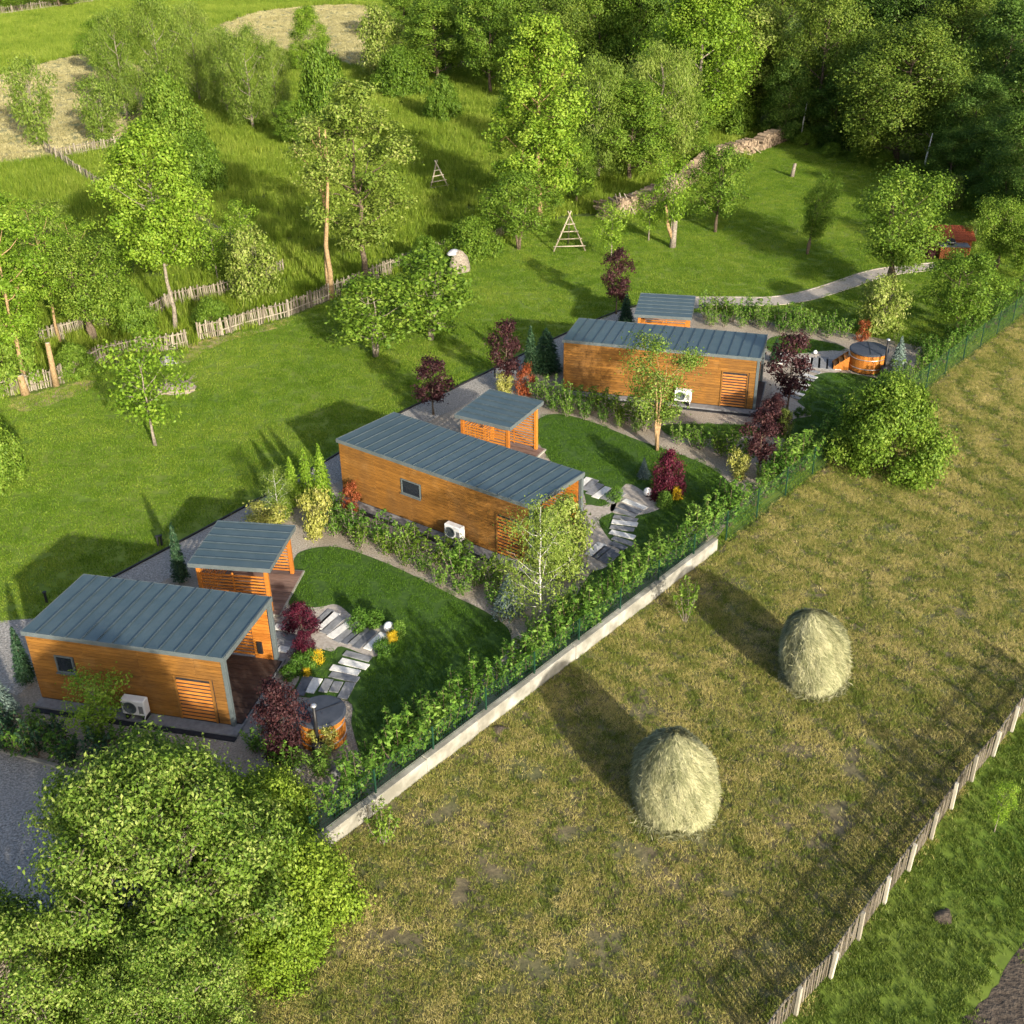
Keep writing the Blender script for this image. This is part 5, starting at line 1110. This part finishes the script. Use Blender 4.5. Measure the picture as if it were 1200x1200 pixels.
def woodpile(A, B, h, label, seed, messy=0):
    rg = random.Random(seed); a = Vector(A); b = Vector(B); d = b-a; l = d.length
    c = root('log_stack', label, 'woodpile', (a.x, a.y, 0), math.atan2(d.y, d.x), 'log stacks at the wood edge')
    r = .11; nrow = int(h/(r*1.72)); ncol = int(l/(2*r)); geo = []; cnt = 0
    for j in range(nrow):
        for i in range(ncol):
            if rg.random() < .03+.05*messy or (j == nrow-1 and rg.random() < .4): continue
            rr = r*rg.uniform(.8, 1.12); x = (i+.5*(j % 2))*2*r+rg.uniform(-.02, .02); z = r+j*r*1.72; y0 = rg.uniform(-.06, .06)
            if cnt < 280:
                o = mesh_obj('log', LOGM[rg.randrange(3)], None, c, (x, y0-.5, z), (rg.uniform(-.05, .05), rg.uniform(0, 6), rg.uniform(-.06, .06)*(1+3*messy))); cnt += 1
    for k in range(4 if messy else 0):
        tube('pole', [(rg.uniform(0, l), -.9, .05), (rg.uniform(0, l), .2, h*rg.uniform(.8, 1.15))], .05, M['pole'], c)
woodpile((7.11, 88.45), (10.17, 90.44), 1.4, 'jumbled dark log heap with leaning poles beside the split trunk', 1, 1)
woodpile((10.33, 90.67), (14.67, 96.66), 1.35, 'log stack with pale cut ends behind the thin orchard tree', 2)
woodpile((14.89, 97.20), (18.27, 105.01), 1.5, 'steep log stack behind the round orchard tree', 3)
woodpile((18.52, 105.63), (23.46, 109.98), 1.4, 'brushwood and log stack under the tall bright tree', 4, 1)
woodpile((23.68, 110.31), (27.61, 115.11), 1.5, 'neat log stack at the far corner of the orchard lawn', 5)
def stump(p, h, r, label, fork=False, mat='bark_grey', lean=.05):
    c = root('tree_stump', label, 'stump', (p[0], p[1], 0), 0)
    tube('trunk', [(0, 0, -.05), (lean*h*.5, 0, h*.5), (lean*h, 0, h)], [r*1.3, r, r*.85], M[mat], c, 9)
    tube('cut_top', [(lean*h, 0, h-.01), (lean*h, 0, h+.015)], [r*.8, r*.78], M['pole'], c, 9)
    if fork: tube('limb', [(0, 0, h*.3), (-r*2, 0, h*.8), (-r*3.2, 0, h*1.6)], [r*.8, r*.65, r*.5], M['bark_tan'], c, 8)
stump((11.84, 80.81), 1.9, .2, 'split grey tree trunk with an orange broken limb on the orchard lawn', True)
stump((24.72, 100.34), 1.1, .16, 'grey trunk post standing on the far lawn', False, 'bark_grey', .15)
stump((-24.83, 57.80), 2.5, .15, 'tall sawn-off trunk in the leaning picket fence', False, 'bark_tan', .02)
stump((-26.12, 56.72), 1.1, .2, 'thick pale stump at the end of the leaning picket fence', False, 'bark_tan', -.05)
def pole_tree(p, h, label):
    c = root('bare_trunk', label, 'tree trunk', (p[0], p[1], 0)); tube('trunk', [(0, 0, -.05), (.05, 0, h*.5), (.25, 0, h)], [.09, .07, .04], M['birch'], c, 7)
    for k in range(5): tube('twig', [(.1+.02*k, 0, h*(.5+.1*k)), (.1+.5*math.cos(k*2.2), .5*math.sin(k*2.2), h*(.62+.1*k))], [.02, .006], M['bark_grey'], c, 5)
pole_tree((28.28, 112.85), 4.2, 'thin white trunk at the end of the log stacks')
pole_tree((35.24, 97.98), 4.0, 'thin grey trunk before the dark wood')
pole_tree((11.50, 196.91), 9.0, 'bare pinkish trunk standing high in the wood')
# brick barbecue with tiled canopy
bx_, by_ = (30.84, 77.17); bq = root('brick_barbecue', 'brick barbecue with red tiled canopy at the end of the paved path', 'barbecue', (bx_, by_, 0), -.12)
ctr = box('counter', -.95, .95, 0, .9, 0, .85, M['brick'], bq)
bkm = box_mesh('brick', .24, .03, .065, M['brick'], .006)
for j in range(10):
    for i in range(7): mesh_obj('brick', bkm, None, ctr, (.03+i*.26+(.1 if j % 2 else 0), -.026, .02+j*.08))
box('worktop', -1.0, 1.0, -.05, .95, .852, .92, M['plinth'], bq, .01)
gr_ = lathe('kettle', [(.10, 0), (.26, .08), (.30, .22), (.26, .36), (.08, .44)], M['black'], bq, (-.25, .35, .925), 20); lathe('kettle_band', [(.305, .2), (.32, .2), (.32, .24), (.305, .24)], M['steel'], gr_, (0, 0, 0), 20)
tube('handle', [(-.35, .08, 1.16), (-.15, .08, 1.16)], .02, M['white'], bq)
box('back_wall', -1.25, 1.25, 1.0, 1.2, 0, 1.02, M['brick'], bq)
for q in (-1.3, 1.18): box('side_wall', q, q+.12, .95, 2.3, 0, .98, M['brick'], bq)
rf = part_box('canopy', bq, (0, .8, 1.08), -1.55, 1.55, 0, 2.0, -.03, 0, M['tile']); rf.rotation_euler = (rad(15), 0, 0)
tlm = box_mesh('tile', .235, .36, .03, M['tile'], .01)
for j in range(6):
    for i in range(13): mesh_obj('tile', tlm, None, rf, (-1.54+i*.238, j*.33, .012+.001*(i % 2)), (rad(-3), 0, 0))
# tarp-covered heap
hx, hy = (-3.38, 76.18); hp = root('brush_heap', 'reed heap under a grey tarp at the short picket fence', 'heap', (hx, hy, 0), .4)
def dome(name, r, h, mat, parent, loc, seed, squash=1.0, rim=8):
    rg_ = np.random.default_rng(seed); V = []; F = []; s_ = 20
    for i in range(rim+1):
        t = i/rim*math.pi/2
        for k in range(s_):
            az = 2*math.pi*k/s_; w_ = 1+.09*math.sin(3*az+seed)+.05*math.sin(7*az+i)+rg_.normal(0, .02)
            V.append((r*math.cos(t)*math.cos(az)*w_, r*squash*math.cos(t)*math.sin(az)*w_, h*math.sin(t)*(1+rg_.normal(0, .02))))
    for i in range(rim):
        for k in range(s_): F.append((i*s_+k, i*s_+(k+1) % s_, (i+1)*s_+(k+1) % s_, (i+1)*s_+k))
    return mesh_obj(name, raw_mesh(name, V, F, mat, True), None, parent, loc)
dome('reeds', .75, 1.5, M['bark_grey'], hp, (0, 0, -.02), 3, .8); dome('tarp', .5, .32, M['tarp'], hp, (-.25, .15, 1.22), 4, .8)
# brush pile with a lying pole near the verge
hx, hy = (-17.91, 56.43); bp = root('brush_pile', 'pile of brushwood with a lying pole near the picket fence', 'brush pile', (hx, hy, 0), .2)
dome('twigs', 1.1, .45, M['bark_grey'], bp, (0, .6, -.02), 5, .7); tube('pole', [(-1.2, 0, .08), (1.0, -.1, .2)], [.06, .05], M['pole'], bp)
rg = random.Random(4)
for k in range(26): tube('twig', [(rg.uniform(-1, 1), rg.uniform(.1, 1.1), .1), (rg.uniform(-1.2, 1.2), rg.uniform(0, 1.2), rg.uniform(.3, .8))], [.02, .008], M['bark_grey'], bp, 4)
hx, hy = (-19.52, 60.81); dome_r = root('grey_boulder', 'pale grey boulder at the gap in the picket fence', 'rock', (hx, hy, 0)); dome('stone', .42, .45, M['rock'], dome_r, (0, 0, -.03), 6); dome('chip', .16, .14, M['rock'], dome_r, (.5, -.1, -.02), 7, .8, 4)
def rock(p, r, label, group=None):
    c = root('garden_rock', label, 'rock', (p[0], p[1], 0), RNG.uniform(0, 6), group); dome('stone', r, r*.8, M['rock'], c, (0, 0, -.02), int(r*100)); dome('chip', r*.35, r*.25, M['rock'], c, (r*1.1, .05, -.02), 7, .8, 4)
rock((-7.40, 22.36), .42, 'white boulder at the end of the concrete wall in the bramble')
for q in ((-5.45, 40.69), (-1.90, 37.73), (-0.80, 39.25), (-4.30, 39.67), (12.84, 51.43), (-5.66, 27.20), (-6.91, 27.42)): rock(q, .22, 'small grey rock set in the pebble bed', 'small rocks in the pebble beds')
# path bollards and posts
def bollard(p, h, label, group):
    c = root('path_light', label, 'garden light', (p[0], p[1], 0), 0, group); box('post', -.04, .04, -.04, .04, 0, h, M['black'], c, .005); box('head', -.07, .07, -.07, .07, h+.002, h+.06, M['black'], c, .01)
for q in ((-14.87, 40.96), (-14.74, 41.02), (-18.18, 36.91), (-7.42, 46.72), (-0.83, 58.07)): bollard(q, .45, 'short black path light at the edge of the gravel path', 'black path lights')
bollard((22.70, 64.83), 2.0, 'tall black lamp post behind the far hot tub', None)
# molehills on the field
for i, q in enumerate(((-0.53, 29.10), (11.53, 21.21))):
    c = root('molehill', 'dark crumbly molehill on the grass', 'molehill', (q[0], q[1], 0), i*.7, 'molehills'); dome('mound', .24 if i != 1 else .3, .12, M['soil'], c, (0, 0, -.01), i, .8, 5); dome('crumbs', .1, .06, M['soil'], c, (.28, .05, -.01), i+3, .8, 4)
x_, y_ = (3.37, 23.01)

# ================================================================== grass (uncountable)
lawn_holes = FOOT+TURFS+PAVING+[BED, DRIVE, YARD]
bbq_poly = []
def ribbon(pts, w):
    n = len(pts); a_ = []; b_ = []
    for i, p in enumerate(pts):
        d = (Vector(pts[min(i+1, n-1)])-Vector(pts[max(i-1, 0)])).normalized(); a_.append((p[0]-d.y*w/2, p[1]+d.x*w/2)); b_.append((p[0]+d.y*w/2, p[1]-d.x*w/2))
    return a_+b_[::-1]
bbq_poly = ribbon(BBQ_PATH, 1.6); back_poly = ribbon(BACKLINE, 2.1)
pl = [blade_patch('lawn_patch', i, 190, .42, .085, .03, L['lawn'], .6) for i in range(4)]
scatter('lawn_grass', sample(LAWN, .52, [BED, bbq_poly, back_poly, DRIVE], 1, .12), pl, 'mown green grass of the big lawn', seed=2)
ptf = [blade_patch('turf_patch', 20+i, 200, .32, .055, .02, L['turf'], .5) for i in range(3)]
tp = np.concatenate([sample(t_, .42, PAVING+SLABS, 3+i, .08) for i, t_ in enumerate(TURFS)])
scatter('garden_turf', tp, ptf, 'fine dark turf of the small garden lawns', seed=3, z=.02)
pst = [blade_patch('stubble_patch', 30+i, 230, .42, .085, .017, L['stubble'], 1.5, 22) for i in range(4)]+[blade_patch('stubble_green_patch', 40, 190, .42, .085, .018, L['stubble_green'], 1.0, 12), blade_patch('stubble_green_patch', 41, 170, .42, .10, .018, L['stubble_green'], 1.2, 10)]
hay_pts = sample(HAYFIELD, .31, [], 5, .05); rg_ = np.random.default_rng(21); keep = np.ones(len(hay_pts), bool)
for q in ((-1.12, 22.79), (2.17, 25.02), (3.30, 23.49), (9.73, 25.04), (8.00, 24.73), (9.49, 27.85), (0.42, 27.07), (-3.12, 20.50), (5.48, 23.29), (11.02, 27.42), (2.07, 20.14), (-0.17, 20.18), (16.67, 35.22), (6.16, 20.33), (-2.19, 25.11), (4.52, 30.07), (15.91, 41.46), (8.64, 37.15)):
    for k_ in range(4):
        cx_ = q[0]+rg_.normal(0, .45); cy_ = q[1]+rg_.normal(0, .45); keep &= np.hypot(hay_pts[:, 0]-cx_, hay_pts[:, 1]-cy_) > rg_.uniform(.2, .42)
scatter('hay_stubble', hay_pts[keep], pst, 'cut straw-coloured stubble and grass of the hay field', seed=5)
ppa = [blade_patch('pasture_patch', 70+i, 260, .42, .09, .02, L['pasture'], 1.0, 16) for i in range(3)]
scatter('pasture_grass', sample(PASTURE, .4, [SOILBED], 6, .1), ppa, 'green grass of the pasture past the pale picket fence', seed=6)
pme = [blade_patch('meadow_patch', 50+i, 230, .95, .62, .05, L['meadow'], .5, 14) for i in range(4)]
MEADOW = [(-190, 300), (-190, 60), (-34.84, 53.04)]+LAWN[2:16]+[(28.02, 116.60), (11.03, 144.80), (60, 300)]
scatter('meadow_grass', sample(MEADOW, 1.05, [DRYMEADOW, DRYTRACK]+DIRT, 7, .3), pme, 'tall rank meadow grass beyond the picket fences', seed=7)
pdr = [blade_patch('dry_patch', 60+i, 160, .9, .22, .05, L['dry'], 1.6, 12) for i in range(3)]
scatter('dry_grass', np.concatenate([sample(DRYMEADOW, 1.1, [], 8, .3), sample(DRYTRACK, 1.2, [], 9, .3)]), pdr, 'pale dry mown grass of the upper meadow', seed=8)

scatter('verge_grass', np.concatenate([sample(d_, .45, [], 10) for d_ in DIRT]), pst, 'trampled dry grass on the verge of the old picket fence', seed=11, smin=.5, smax=1.0)
